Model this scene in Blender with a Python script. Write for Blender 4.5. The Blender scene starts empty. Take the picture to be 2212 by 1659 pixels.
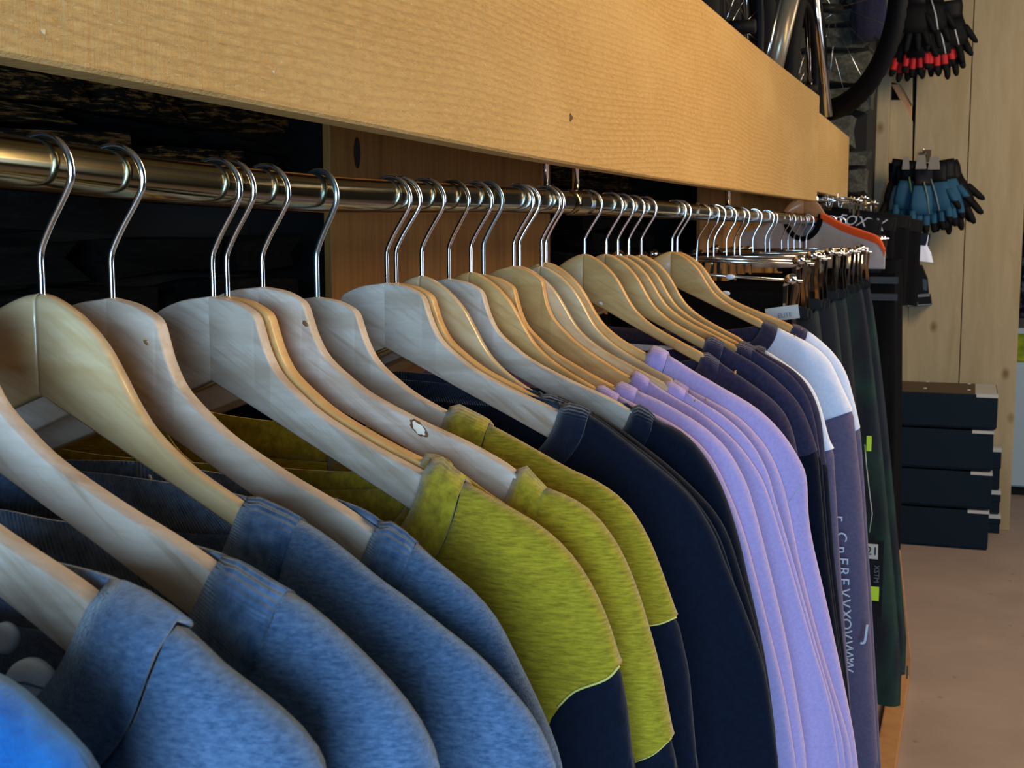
import bpy, bmesh, math, random
import numpy as np
from mathutils import Matrix, Vector
random.seed(7)
S = bpy.context.scene
COL = S.collection

# ------------------------------------------------------------------ camera
F = 2800.0; CX = 1106.0; CY = 829.5; VX, VY = 2105.0, 498.0      # focal length, centre and vanishing point of the rail
CAM = np.array([0, 0, 1.5])
_y = np.array([VX-CX, -(VY-CY), -F]); _y /= np.linalg.norm(_y)
_p = math.atan((CY-VY)/F)
_z = np.array([0, math.cos(_p), math.sin(_p)])
_y = _y-_z*_y.dot(_z); _y /= np.linalg.norm(_y)
R = np.array([np.cross(_y, _z), _y, _z])
cam_d = bpy.data.cameras.new('camera'); cam = bpy.data.objects.new('camera', cam_d); COL.objects.link(cam)
cam.matrix_world = Matrix([[*R[0], CAM[0]], [*R[1], CAM[1]], [*R[2], CAM[2]], [0, 0, 0, 1]])
cam_d.sensor_width = 36; cam_d.lens = 36*F/2212; cam_d.clip_start = .02; cam_d.clip_end = 60
cam_d.dof.use_dof = True; cam_d.dof.focus_distance = 1.05; cam_d.dof.aperture_fstop = 36
S.camera = cam

# ------------------------------------------------------------------ light
S.view_settings.view_transform = 'Standard'; S.view_settings.look = 'None'
S.view_settings.exposure = 0.0; S.view_settings.gamma = 1; S.view_settings.use_curve_mapping = False
W = bpy.data.worlds.new('world'); S.world = W; W.use_nodes = True
W.node_tree.nodes['Background'].inputs[0].default_value = (.55, .62, .75, 1)
W.node_tree.nodes['Background'].inputs[1].default_value = .10
def area(name, loc, target, sx, sy, power, color):
    d = bpy.data.lights.new(name, 'AREA'); d.shape = 'RECTANGLE'; d.size = sx; d.size_y = sy
    d.energy = power; d.color = color
    o = bpy.data.objects.new(name, d); COL.objects.link(o); o.location = loc
    o.rotation_euler = (Vector(target)-Vector(loc)).to_track_quat('-Z', 'Y').to_euler()
    return o
area('window_light', (.42, -1.55, 1.42), (-.38, 1.1, 1.25), .9, .9, 92, (.40, .68, 1.0))
area('ceiling_light', (1.0, 2.1, 2.85), (-.4, 1.2, 1.3), .7, 2.8, 98, (1.0, .70, .36))
area('ceiling_light_far', (1.2, 4.9, 2.85), (-.1, 6.0, 1.0), .8, 1.6, 62, (1.0, .80, .56))
area('shop_window_light', (3.6, 4.2, 1.7), (-.4, 4.2, 1.2), 2.6, 1.6, 34, (.74, .84, 1.0))

# ------------------------------------------------------------------ helpers
def ray(u, v): return R @ np.array([(u-CX)/F, -(v-CY)/F, -1.0])
def onx(u, v, x): d = ray(u, v); return CAM+d*(x/d[0])
def ony(u, v, y): d = ray(u, v); return CAM+d*(y/d[1])
def link(o, parent=None):
    COL.objects.link(o)
    if parent: o.parent = parent
    return o
def smooth(me, on=True):
    me.polygons.foreach_set('use_smooth', [on]*len(me.polygons)); return me
def mesh(name, vs, fs, mat, parent=None, sm=True, uv=None):
    me = bpy.data.meshes.new(name); me.from_pydata([tuple(map(float, v)) for v in vs], [], fs); me.update()
    smooth(me, sm)
    if uv is not None:
        L = me.uv_layers.new(name='UVMap')
        for l in me.loops: L.data[l.index].uv = uv[l.vertex_index]
    if mat: me.materials.append(mat)
    return link(bpy.data.objects.new(name, me), parent)
def empty(name, loc, rot=(0, 0, 0)):
    o = bpy.data.objects.new(name, None); o.location = tuple(map(float, loc)); o.rotation_euler = rot
    o.empty_display_size = .05
    return link(o)
def tag(o, label=None, cat=None, group=None, kind=None):
    if label: o['label'] = label
    if cat: o['category'] = cat
    if group: o['group'] = group
    if kind: o['kind'] = kind
    return o
def recalc(o):
    b = bmesh.new(); b.from_mesh(o.data); bmesh.ops.recalc_face_normals(b, faces=b.faces); b.to_mesh(o.data); b.free(); return o
def bevel(o, w=.003, seg=2):
    m = o.modifiers.new('bevel', 'BEVEL'); m.width = w; m.segments = seg; m.limit_method = 'ANGLE'; return o
def box(name, lo, hi, mat, parent=None, bev=0, sm=False):
    x0, y0, z0 = lo; x1, y1, z1 = hi
    vs = [(x, y, z) for x in (x0, x1) for y in (y0, y1) for z in (z0, z1)]
    fs = [(0, 1, 3, 2), (4, 6, 7, 5), (0, 4, 5, 1), (2, 3, 7, 6), (0, 2, 6, 4), (1, 5, 7, 3)]
    o = mesh(name, vs, fs, mat, parent, sm)
    recalc(o)
    return bevel(o, bev) if bev else o
def prism(name, poly, axis, a, b, mat, parent=None, bev=0):
    """poly: 2D points in the plane normal to axis ('x' -> (y,z), 'y' -> (x,z)), from a to b."""
    def P(p, t): return (t, p[0], p[1]) if axis == 'x' else (p[0], t, p[1])
    n = len(poly); vs = [P(p, a) for p in poly]+[P(p, b) for p in poly]
    fs = [tuple(range(n)), tuple(range(2*n-1, n-1, -1))]+[(i, (i+1) % n, n+(i+1) % n, n+i) for i in range(n)]
    o = mesh(name, vs, fs, mat, parent, False); recalc(o)
    return bevel(o, bev) if bev else o
def tube(name, pts, r, mat, parent=None, n=10, caps=True):
    pts = [np.array(p, float) for p in pts]; N = len(pts); vs = []; fs = []
    rr = r if hasattr(r, '__len__') else [r]*N
    t0 = pts[1]-pts[0]; t0 /= np.linalg.norm(t0)
    up = np.array([0, 0, 1.]) if abs(t0[2]) < .9 else np.array([0, 1., 0])
    a = np.cross(t0, up); a /= np.linalg.norm(a)
    for i, p in enumerate(pts):
        t = pts[min(i+1, N-1)]-pts[max(i-1, 0)]; t /= np.linalg.norm(t)
        a = a-t*a.dot(t); a /= np.linalg.norm(a); b = np.cross(t, a)
        for k in range(n):
            q = 2*math.pi*k/n; vs.append(p+rr[i]*(math.cos(q)*a+math.sin(q)*b))
    for i in range(N-1):
        for k in range(n):
            fs.append((i*n+k, i*n+(k+1) % n, (i+1)*n+(k+1) % n, (i+1)*n+k))
    if caps: fs += [tuple(range(n-1, -1, -1)), tuple(range((N-1)*n, N*n))]
    o = mesh(name, vs, fs, mat, parent)
    recalc(o); return o
def catmull(pts, k=5):
    P = [np.array(p, float) for p in pts]; P = [2*P[0]-P[1]]+P+[2*P[-1]-P[-2]]; out = []
    for i in range(1, len(P)-2):
        for j in range(k):
            t = j/k
            out.append(.5*((2*P[i])+(-P[i-1]+P[i+1])*t+(2*P[i-1]-5*P[i]+4*P[i+1]-P[i+2])*t*t+(-P[i-1]+3*P[i]-3*P[i+1]+P[i+2])*t**3))
    out.append(P[-2]); return out

# ------------------------------------------------------------------ materials
class NT:
    def __init__(s, name):
        s.m = bpy.data.materials.new(name); s.m.use_nodes = True; s.t = s.m.node_tree
        s.b = s.t.nodes['Principled BSDF']
    def n(s, typ, **kw):
        o = s.t.nodes.new(typ)
        for k, v in kw.items():
            if k in o.inputs: o.inputs[k].default_value = v
            else: setattr(o, k, v)
        return o
    def l(s, a, b): s.t.links.new(a, b)
    def coords(s, scale=(1, 1, 1), kind='Object', rot=(0, 0, 0), jitter=False):
        c = s.n('ShaderNodeTexCoord'); mp = s.n('ShaderNodeMapping'); mp.inputs['Scale'].default_value = scale
        mp.inputs['Rotation'].default_value = rot
        s.l(c.outputs[kind], mp.inputs['Vector'])
        if jitter:
            oi = s.n('ShaderNodeObjectInfo'); ml = s.n('ShaderNodeMath', operation='MULTIPLY'); ml.inputs[1].default_value = 37.0
            s.l(oi.outputs['Random'], ml.inputs[0]); s.l(ml.outputs[0], mp.inputs['Location'])
        return mp.outputs[0]
    def noise(s, vec, scale, detail=4, rough=.5, dist=0):
        o = s.n('ShaderNodeTexNoise'); o.inputs['Scale'].default_value = scale; o.inputs['Detail'].default_value = detail
        o.inputs['Roughness'].default_value = rough; o.inputs['Distortion'].default_value = dist
        s.l(vec, o.inputs['Vector']); return o.outputs['Fac']
    def ramp(s, fac, stops):
        o = s.n('ShaderNodeValToRGB'); e = o.color_ramp.elements
        while len(e) < len(stops): e.new(.5)
        for i, (p, c) in enumerate(stops): e[i].position = p; e[i].color = (*c, 1) if len(c) == 3 else c
        s.l(fac, o.inputs[0]); return o.outputs[0]
    def mix(s, fac, a, b, mode='MIX'):
        o = s.n('ShaderNodeMix', data_type='RGBA', blend_type=mode)
        for sock, val in ((o.inputs[0], fac), (o.inputs[6], a), (o.inputs[7], b)):
            if hasattr(val, 'is_linked') or hasattr(val, 'links'): s.l(val, sock)
            else: sock.default_value = val if not isinstance(val, tuple) or len(val) == 4 else (*val, 1)
        return o.outputs[2]
    def bump(s, h, strength=.3, dist=.002, chain=None):
        o = s.n('ShaderNodeBump'); o.inputs['Strength'].default_value = strength; o.inputs['Distance'].default_value = dist
        s.l(h, o.inputs['Height'])
        if chain: s.l(chain, o.inputs['Normal'])
        s.l(o.outputs[0], s.b.inputs['Normal']); return o.outputs[0]
    def set(s, **kw):
        for k, v in kw.items():
            s.b.inputs[k.replace('_', ' ')].default_value = v
        return s
    def col(s, c):
        if hasattr(c, 'links'): s.l(c, s.b.inputs['Base Color'])
        else: s.b.inputs['Base Color'].default_value = (*c, 1)
def plain(name, c, rough=.6, metal=0.0, **kw):
    k = NT(name); k.col(c); k.set(Roughness=rough, Metallic=metal, **kw); return k.m
def fabric(name, a, b, stretch=(1, 1, 1), scale=160, bumpd=.0006, sheen=.15, rot=(0, 0, 0), weave=900, lo=.3, hi=.72):
    k = NT(name)
    v = k.coords(stretch, rot=rot); n1 = k.noise(v, scale, 5, .65)
    k.col(k.ramp(n1, [(lo, a), (hi, b)]))
    v2 = k.coords((1, 1, 1)); n2 = k.noise(v2, weave, 2, .5); n3 = k.noise(v2, 45, 3, .5)
    c = k.bump(n2, .5, bumpd); k.bump(n3, .35, .004, c)
    k.set(Roughness=.92); k.b.inputs['Sheen Weight'].default_value = sheen; k.b.inputs['Sheen Roughness'].default_value = .5
    k.b.inputs['Specular IOR Level'].default_value = .15
    return k.m
def wood(name, a, b, c=None, grain=(4, 40, 60), rough=.5, coat=0.0, bumps=.3, bd=.0006, jitter=True, knots=None, streak=None):
    k = NT(name)
    v = k.coords(grain, jitter=jitter); n1 = k.noise(v, 3.2, 6, .62, .6)
    base = k.ramp(n1, [(.25, a), (.5, tuple((p+q)/2 for p, q in zip(a, b))), (.75, b)])
    if streak:
        mp = k.n('ShaderNodeMapping'); mp.inputs['Rotation'].default_value = (0, math.radians(-30), 0); tc = k.n('ShaderNodeTexCoord'); k.l(tc.outputs['Object'], mp.inputs['Vector'])
        oi = k.n('ShaderNodeObjectInfo'); ml = k.n('ShaderNodeMath', operation='MULTIPLY'); ml.inputs[1].default_value = 11.0; k.l(oi.outputs['Random'], ml.inputs[0]); k.l(ml.outputs[0], mp.inputs['Location'])
        mq = k.n('ShaderNodeMapping'); mq.inputs['Scale'].default_value = (7, 60, 150); k.l(mp.outputs[0], mq.inputs['Vector'])
        n5 = k.noise(mq.outputs[0], 1.0, 5, .6, .5); base = k.mix(k.ramp(n5, [(.50, (0, 0, 0)), (.72, (.75, .75, .75))]), base, streak)
    if c:
        v2 = k.coords(tuple(g*.35 for g in grain), jitter=jitter); n2 = k.noise(v2, 2.0, 3, .5, 1.0)
        base = k.mix(k.ramp(n2, [(.48, (0, 0, 0)), (.72, (.8, .8, .8))]), base, c)
    if knots:
        vv = k.coords(knots[0], jitter=jitter); vo = k.n('ShaderNodeTexVoronoi'); vo.inputs['Scale'].default_value = 1
        vo.inputs['Randomness'].default_value = 1.0
        k.l(vv, vo.inputs['Vector']); m = k.ramp(vo.outputs['Distance'], [(.03, (1, 1, 1)), (knots[1], (0, 0, 0))])
        base = k.mix(m, base, knots[2])
    k.col(base); k.bump(n1, bumps, bd)
    k.set(Roughness=rough); k.b.inputs['Coat Weight'].default_value = coat; k.b.inputs['Coat Roughness'].default_value = .12
    return k.m

M = {}
M['chrome'] = plain('chrome', (.78, .79, .80), .13, 1.0)
M['rail_chrome'] = plain('reflection_toned_chrome', (.27, .235, .14), .13, 1.0)  # rail chrome, with the dark and golden reflections toned into its base colour
M['hook'] = plain('hook_chrome', (.82, .84, .87), .16, 1.0)
M['zinc'] = plain('blue_zinc', (.50, .64, .72), .30, 1.0)
M['pale'] = wood('pale_wood', (.50, .40, .31), (.64, .55, .46), (.42, .31, .22), (5, 30, 45), .5, .05, .25, streak=(.34, .23, .14))
M['tan'] = wood('tan_wood', (.58, .32, .11), (.68, .42, .155), (.50, .25, .07), (5, 30, 45), .42, .15, .2, streak=(.40, .20, .075))
M['gold'] = wood('lacquered_wood', (.58, .40, .20), (.66, .49, .28), (.50, .31, .12), (5, 26, 40), .36, .85, .12, streak=(.50, .30, .12))

def beam_mat():
    k = NT('rough_sawn_spruce')
    v = k.coords((1, 1, 1))
    # long growth-ring lines running along the board, waved by slow noise
    warp = k.noise(k.coords((.9, 1.1, 2.4)), 1.0, 2, .4)
    sep = k.n('ShaderNodeSeparateXYZ'); k.l(v, sep.inputs[0])
    m1 = k.n('ShaderNodeMath', operation='MULTIPLY_ADD'); m1.inputs[1].default_value = .10; k.l(warp, m1.inputs[0]); k.l(sep.outputs[2], m1.inputs[2])
    y2 = k.n('ShaderNodeMath', operation='MULTIPLY_ADD'); y2.inputs[1].default_value = -.012; k.l(sep.outputs[1], y2.inputs[0]); k.l(m1.outputs[0], y2.inputs[2])
    m2 = k.n('ShaderNodeMath', operation='MULTIPLY'); m2.inputs[1].default_value = 760.0; k.l(y2.outputs[0], m2.inputs[0])
    sn = k.n('ShaderNodeMath', operation='SINE'); k.l(m2.outputs[0], sn.inputs[0])
    fine = k.noise(k.coords((60, 60, 240)), 1.0, 5, .65, .3)
    blotch = k.noise(k.coords((3, 3, 8)), 1.0, 3, .5)
    base = k.ramp(fine, [(.25, (.46, .280, .098)), (.75, (.62, .395, .150))])
    base = k.mix(k.ramp(sn.outputs[0], [(.35, (0, 0, 0)), (1.0, (.40, .40, .40))]), base, (.38, .22, .08))
    base = k.mix(k.ramp(blotch, [(.45, (0, 0, 0)), (.7, (.45, .45, .45))]), base, (.64, .43, .18))
    # pale fibres torn up by the saw
    fib = k.noise(k.coords((200, 90, 420)), 1.0, 2, .5)
    base = k.mix(k.ramp(fib, [(.66, (0, 0, 0)), (.78, (.6, .6, .6))]), base, (.80, .60, .36))
    kn = k.n('ShaderNodeTexVoronoi'); kn.inputs['Scale'].default_value = 1.0; k.l(k.coords((1, 1.6, 5.5)), kn.inputs['Vector'])
    base = k.mix(k.ramp(kn.outputs['Distance'], [(.03, (.9, .9, .9)), (.075, (0, 0, 0))]), base, (.17, .09, .035))
    k.col(base)
    saw = k.noise(k.coords((30, 130, 14)), 1.0, 4, .65, .4)
    c = k.bump(saw, .6, .003); c1 = k.bump(k.noise(k.coords((140, 90, 260)), 1.0, 5, .7, .5), .8, .0022, c); c2 = k.bump(fine, .6, .0018, c1); k.bump(sn.outputs[0], .12, .0012, c2)
    k.set(Roughness=.75); k.b.inputs['Specular IOR Level'].default_value = .2
    return k.m
M['beam'] = beam_mat()
M['panel'] = wood('brown_pine_board', (.25, .105, .016), (.40, .19, .038), (.19, .075, .012), (14, 40, 2.0), .7, 0, .5, .001, knots=((2.2, 2.2, 1.9), .07, (.05, .025, .01)))
M['plank'] = wood('knotty_spruce', (.38, .29, .155), (.46, .36, .21), (.32, .23, .10), (9, 30, 1.3), .65, 0, .25, .0006, knots=((4.2, 1, 2.6), .10, (.20, .12, .045)))
M['plinth'] = wood('oiled_board', (.40, .19, .07), (.52, .27, .11), None, (8, 8, 20), .5, .2, .2)

def stone_mat(name, a, b, c, st=(1, 1, 1), sc=9, stops=(.3, .52, .72)):
    k = NT(name); n = k.noise(k.coords(st, kind='Object', jitter=True), sc, 6, .72)
    base = k.ramp(n, list(zip(stops, (a, b, c)))); k.b.inputs['Specular IOR Level'].default_value = .12; k.col(base)
    n2 = k.noise(k.coords((1, 1, 1)), 60, 5, .7); k.bump(n2, .9, .004); k.set(Roughness=.85); return k.m
M['stone_dark'] = stone_mat('black_slate', (.003, .003, .003), (.008, .0078, .0065), (.02, .019, .014))
M['stone_rust'] = stone_mat('rusty_slate', (.004, .003, .002), (.012, .008, .004), (.50, .22, .05), (1, 1.2, 1.6), 5, (.3, .50, .66))
M['stone_grey'] = stone_mat('grey_green_stone', (.045, .048, .038), (.10, .105, .085), (.20, .20, .165))
M['mortar'] = plain('dark_mortar', (.012, .011, .010), .95)

BLUE = (.026, .060, .125), (.110, .170, .275)
M['blue'] = fabric('slate_blue_marl', *BLUE, (1, 1, 3.0), 230, .0011, .35)
M['mustard'] = fabric('mustard_slub', (.20, .135, .005), (.47, .335, .018), (1, 1, 6), 120, .0008, .22)
M['navy'] = fabric('navy_jersey', (.0016, .003, .009), (.003, .006, .017), (1, 1, 1), 200, .0005, .10)
M['lilac'] = fabric('lilac_mesh', (.38, .285, .53), (.46, .36, .61), (1, 1, 1), 300, .0004, .25)
M['aubergine'] = fabric('aubergine_jersey', (.022, .018, .045), (.045, .036, .075), (1, 1, 1), 200, .0004, .2)
M['white'] = fabric('white_jersey', (.64, .68, .82), (.72, .76, .90), (1, 1, 1), 200, .0003, .2)
M['mauve'] = fabric('mauve_grey_jersey', (.095, .078, .135), (.125, .105, .175), (1, 1, 1), 200, .0003, .2)
M['bright_blue'] = fabric('bright_blue_fleece', (.004, .065, .24), (.012, .15, .42), (1, 1, 1), 90, .001, .5)
M['black'] = fabric('black_cloth', (.002, .002, .003), (.004, .004, .005), (1, 1, 1), 200, .0004, 0)
M['grey_tee'] = fabric('pale_grey_jersey', (.38, .35, .36), (.46, .43, .44), (1, 1, 1), 200, .0003, .2)
M['red_tee'] = fabric('orange_red_jersey', (.62, .07, .012), (.72, .10, .02), (1, 1, 1), 200, .0003, .2)
def camo():
    k = NT('dark_camouflage'); n = k.noise(k.coords((1, 1, .6), jitter=True), 7, 2, .4)
    k.col(k.ramp(n, [(.42, (.003, .006, .015)), (.50, (.004, .018, .020)), (.60, (.006, .034, .027)), (.68, (.004, .010, .020))]))
    k.set(Roughness=.85); k.bump(k.noise(k.coords(), 30, 3, .5), .3, .004); return k.m
M['camo'] = camo()
M['navy_trouser'] = fabric('navy_trouser', (.004, .008, .016), (.008, .014, .026), (1, 1, 1), 200, .0004, .08)
def rib(name, a, b, n=260, strength=.9):
    k = NT(name); v = k.coords((1, 1, 1), kind='UV'); sep = k.n('ShaderNodeSeparateXYZ'); k.l(v, sep.inputs[0])
    m = k.n('ShaderNodeMath', operation='MULTIPLY'); m.inputs[1].default_value = n*6.283; k.l(sep.outputs[0], m.inputs[0])
    s = k.n('ShaderNodeMath', operation='SINE'); k.l(m.outputs[0], s.inputs[0])
    n1 = k.noise(k.coords(), 160, 4, .6)
    k.col(k.ramp(n1, [(.3, a), (.72, b)]))
    c = k.bump(s.outputs[0], strength, .0012); k.bump(k.noise(k.coords(), 700, 2), .4, .0006, c)
    k.set(Roughness=.92); k.b.inputs['Sheen Weight'].default_value = .3; k.b.inputs['Specular IOR Level'].default_value = .15; return k.m
M['blue_rib'] = rib('slate_blue_rib', *BLUE, 95, .45)
M['mustard_rib'] = rib('mustard_band', (.21, .145, .006), (.48, .345, .020), 150, .15)
M['navy_rib'] = rib('navy_band', (.003, .006, .017), (.006, .012, .030), 110, .3)
M['lilac_rib'] = rib('lilac_band', (.38, .285, .58), (.45, .35, .66), 110, .15)
M['aub_rib'] = rib('aubergine_band', (.022, .018, .045), (.045, .036, .075), 110, .3)
M['white_rib'] = rib('white_band', (.58, .60, .74), (.66, .68, .82), 110, .15)
M['carton'] = plain('dark_teal_carton', (.004, .012, .022), .6); M['carton'].node_tree.nodes['Principled BSDF'].inputs['Specular IOR Level'].default_value = .15
M['kraft'] = plain('brown_carton', (.085, .055, .028), .7)
M['paper'] = plain('white_paper', (.50, .50, .48), .6)
M['plastic_white'] = plain('white_plastic', (.62, .66, .72), .35)
M['rubber'] = plain('black_rubber', (.004, .004, .0045), .75)
M['bk_plastic'] = plain('black_plastic', (.004, .004, .005), .6)
for _m in ('rubber', 'bk_plastic'): M[_m].node_tree.nodes['Principled BSDF'].inputs['Specular IOR Level'].default_value = .2
M['neon'] = plain('neon_yellow', (.50, .80, .02), .5)
M['ink'] = plain('white_ink', (.62, .62, .68), .5)
M['grey_ink'] = plain('grey_ink', (.12, .14, .18), .5)
M['thread'] = plain('pale_thread', (.40, .42, .45), .6)

# ------------------------------------------------------------------ the setting
def floor_mat():
    k = NT('trodden_concrete'); a = k.noise(k.coords(), 2.2, 5, .6); b = k.noise(k.coords(), 60, 4, .6)
    base = k.ramp(a, [(.3, (.30, .225, .185)), (.7, (.40, .30, .25))])
    base = k.mix(k.ramp(b, [(.5, (0, 0, 0)), (.8, (.35, .35, .35))]), base, (.36, .29, .24))
    vo = k.n('ShaderNodeTexVoronoi'); vo.inputs['Scale'].default_value = 9; k.l(k.coords(), vo.inputs['Vector'])
    base = k.mix(k.ramp(vo.outputs['Distance'], [(.05, (.5, .5, .5)), (.09, (0, 0, 0))]), base, (.11, .08, .06))
    k.col(base); k.bump(b, .2, .002); k.set(Roughness=.6); return k.m
RAILX = -.49; WX = -.88
PLANE = 6.86                                                        # the partition at the end of the shop
fl = box('floor', (-2.2, -2.2, -.1), (4.0, 9.0, 0), floor_mat()); tag(fl, kind='structure')
PLASTER = plain('grey_plaster', (.14, .135, .125), .8)
tag(box('ceiling', (-2.2, -2.2, 3.0), (4.0, 9.0, 3.1), PLASTER), kind='structure')
tag(box('wall_right', (4.0, -2.2, 0), (4.1, 9.0, 3.0), PLASTER), kind='structure')
tag(box('wall_front', (-2.2, -2.3, 0), (4.0, -2.2, 3.0), PLASTER), kind='structure')
tag(box('wall_far', (-1.2, 9.0, 0), (4.0, 9.1, 3.0), PLASTER), kind='structure')
wl = tag(box('wall_left', (-1.1, -2.2, 0), (WX-.05, 9.0, 3.0), M['mortar']), kind='structure')

def stone_variant(seed):
    rnd = random.Random(seed); b = bmesh.new(); bmesh.ops.create_cube(b, size=1)
    bmesh.ops.subdivide_edges(b, edges=b.edges, cuts=1, use_grid_fill=True)
    for v in b.verts:
        c = v.co
        if sum(abs(t) > .4 for t in c) >= 2: c *= .86
        c += Vector([rnd.uniform(-.09, .09) for _ in range(3)])
    me = bpy.data.meshes.new('stone'); b.to_mesh(me); b.free(); return me
SV = {}
def stone(parent, loc, size, mat, i):
    key = (mat, i % 5)
    if key not in SV:
        me = stone_variant(i % 5+11); me.materials.append(M[mat]); SV[key] = me
    o = bpy.data.objects.new('stone', SV[key]); o.location = loc; o.scale = size
    o.rotation_euler = (random.uniform(-.05, .05), random.uniform(-.05, .05), random.uniform(-.06, .06))
    o.parent = parent; COL.objects.link(o); return o
z = 1.02; i = 0
while z < 1.66:
    h = random.uniform(.04, .075) if z < 1.50 else random.uniform(.016, .034); y = .15+random.uniform(0, .15)
    while y < 3.3:
        w = random.uniform(.14, .32); yc = y+w/2
        if not (1.56 < yc+w/2 and yc-w/2 < 2.58):
            mat = 'stone_rust' if (z > 1.52 and random.random() < .55) or (yc > 2.5 and random.random() < .25) else 'stone_dark'
            if z > 1.5 or random.random() < .93:
                d = random.uniform(.10, .15)
                stone(wl, (WX-.02+(.03 if mat == 'stone_rust' else 0)+random.uniform(-.01, .015), yc, z+h/2), (d, w*1.03, h*1.02), mat, i)
        y += w+.008; i += 1
    z += h+.006
# rough masonry pier that closes the bay, seen beyond the end of the beams
pier = tag(box('wall_pier', (-1.0, 6.16, 0), (ony(1872, 300, 6.16)[0], 6.75, 3.0), M['mortar']), kind='structure')
z = 1.25
while z < 2.75:
    h = random.uniform(.06, .15); x = -.96
    pxr = ony(1884, 300, 6.08)[0]
    while x < pxr-.06:
        w = random.uniform(.14, .26); x1 = min(x+w, pxr+random.uniform(-.022, .006))
        if pxr-x1 < .07: x1 = pxr+random.uniform(-.022, .006)
        if x1-x > .05: stone(pier, ((x+x1)/2, 6.14, z+h/2), (x1-x, .12, h), 'stone_grey', i)
        x = x1+.01; i += 1
    z += h+.012

# boards standing behind the rail
def standing_panel(name, ua, ub, x, z0, z1, label, gap=None):
    ya = onx(ua, 500, x)[1]; yb = onx(ub, 500, x)[1]
    o = prism(name, [(ya, z0), (yb, z0), (yb, z1), (ya, z1)], 'x', x-.012, x, M['panel'], None, .002)
    tag(o, label, 'board'); return o
standing_panel('wooden_board', 716, 1189, -.82, 0, 2.1, 'wide brown pine board standing behind the middle of the rail, knot at its top left')
standing_panel('wooden_board', 1513, 1739, -.72, 0, 2.1, 'narrower brown pine board behind the far, crowded end of the rail')

wb_ = [o for o in COL.objects if o.name == 'wooden_board'][0]
kc = onx(771, 330, -.82); vs = []; n = 16
for s_, dx in ((1.0, 0), (.75, .0)):
    for k in range(n):
        a = 2*math.pi*k/n; vs.append((-.8195+dx, kc[1]+.011*s_*math.cos(a), kc[2]+.022*s_*math.sin(a)))
o = mesh('knot_hole', vs, [tuple(range(n, 2*n))]+[(k, (k+1) % n, n+(k+1) % n, n+k) for k in range(n)], plain('dark_hole', (.012, .007, .004), .9), wb_, False); recalc(o)
# ------------------------------------------------------------------ beams
def beam(name, x, thick, low, top, label, endy):
    lo = [onx(u, v, x) for u, v in low]; hi = [onx(u, v, x) for u, v in top]
    ys = np.linspace(-.6, endy, 60)
    zl = np.interp(ys, [p[1] for p in lo], [p[2] for p in lo]); zh = np.interp(ys, [p[1] for p in hi], [p[2] for p in hi])
    ker = np.ones(5)/5; zl = np.convolve(np.pad(zl, 2, 'edge'), ker, 'valid'); zh = np.convolve(np.pad(zh, 2, 'edge'), ker, 'valid')
    c = .005; vs = []; fs = []
    for y, a, b in zip(ys, zl, zh):
        sec = [(x, a+c*.5), (x, b-c), (x-c, b), (x-thick+c, b), (x-thick, b-c), (x-thick, a+c*.5), (x-thick+c*.5, a), (x-c*.5, a)]
        vs += [(p, y, q) for p, q in sec]
    n = 8
    for i in range(len(ys)-1):
        for k in range(n): fs.append((i*n+k, i*n+(k+1) % n, (i+1)*n+(k+1) % n, (i+1)*n+k))
    fs += [tuple(range(n)), tuple(range((len(ys)-1)*n, len(ys)*n))]
    o = mesh(name, vs, fs, M['beam'], None, False); recalc(o); tag(o, label, 'beam'); return o
BX = -.455
beam('wooden_beam', BX, .028, [(0, 117), (696, 253), (1171, 345), (1480, 395), (1763, 435)], [(1522, 0), (1622, 87), (1740, 182), (1773, 206)],
     'long rough-sawn tan timber beam running above the clothes rail', onx(1768, 300, BX)[1])
bm_ = [o for o in COL.objects if o.name == 'wooden_beam'][0]
for (u, v, r, m_) in ((1233, 254, .0055, (.10, .05, .02)), (590, 155, .0013, (.66, .50, .30)), (93, 68, .0015, (.66, .50, .30)), (1584, 137, .0022, (.66, .48, .26))):
    kc = onx(u, v, BX); vs = []; n = 12
    for k in range(n):
        a = 2*math.pi*k/n; q = 1+.3*math.sin(3*a+u); vs.append((BX+.0006, kc[1]+r*q*math.cos(a), kc[2]+r*q*.8*math.sin(a)))
    vs += [(BX-.002, p[1], p[2]) for p in vs]
    o = mesh('knot' if m_[0] < .2 else 'splinter', vs, [tuple(range(n))]+[(k, (k+1) % n, n+(k+1) % n, n+k) for k in range(n)], plain('beam_mark', m_, .8), bm_, False); recalc(o)
b2x = -.52
b2 = beam('wooden_beam', b2x, .03, [(1690, 395), (1831, 431)], [(1773, 243), (1835, 295)], 'shorter timber beam continuing behind the end of the long beam', onx(1833, 350, b2x)[1])

# ------------------------------------------------------------------ clothes rail
rp = [onx(u, v, RAILX) for u, v in [(-260, 322), (0, 349), (350, 390), (705, 419), (960, 428), (1210, 436), (1430, 453), (1600, 465), (1745, 475.5), (1790, 479)]]
rail_pts = catmull(rp, 6)
RY = np.array([p[1] for p in rail_pts]); RZ = np.array([p[2] for p in rail_pts])
def rail_z(y): return float(np.interp(y, RY, RZ))
RR = .0150
rail = empty('clothes_rail', (RAILX, 1.5, rail_z(1.5))); tag(rail, 'long shiny chrome clothes rail carrying all the wooden hangers', 'rail')
def at_parent(o, root):
    o.parent = root; o.matrix_parent_inverse = Matrix.Translation(-Vector(root.location)); return o
at_parent(tube('tube', rail_pts, RR, M['rail_chrome'], None, 32), rail)
ja = onx(1222, 438, RAILX)[1]; jb = onx(1262, 440, RAILX)[1]
at_parent(tube('joint_sleeve', [(RAILX, y, rail_z(y)) for y in np.linspace(ja, jb, 5)], RR+.0016, M['rail_chrome'], None, 32), rail)
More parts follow.
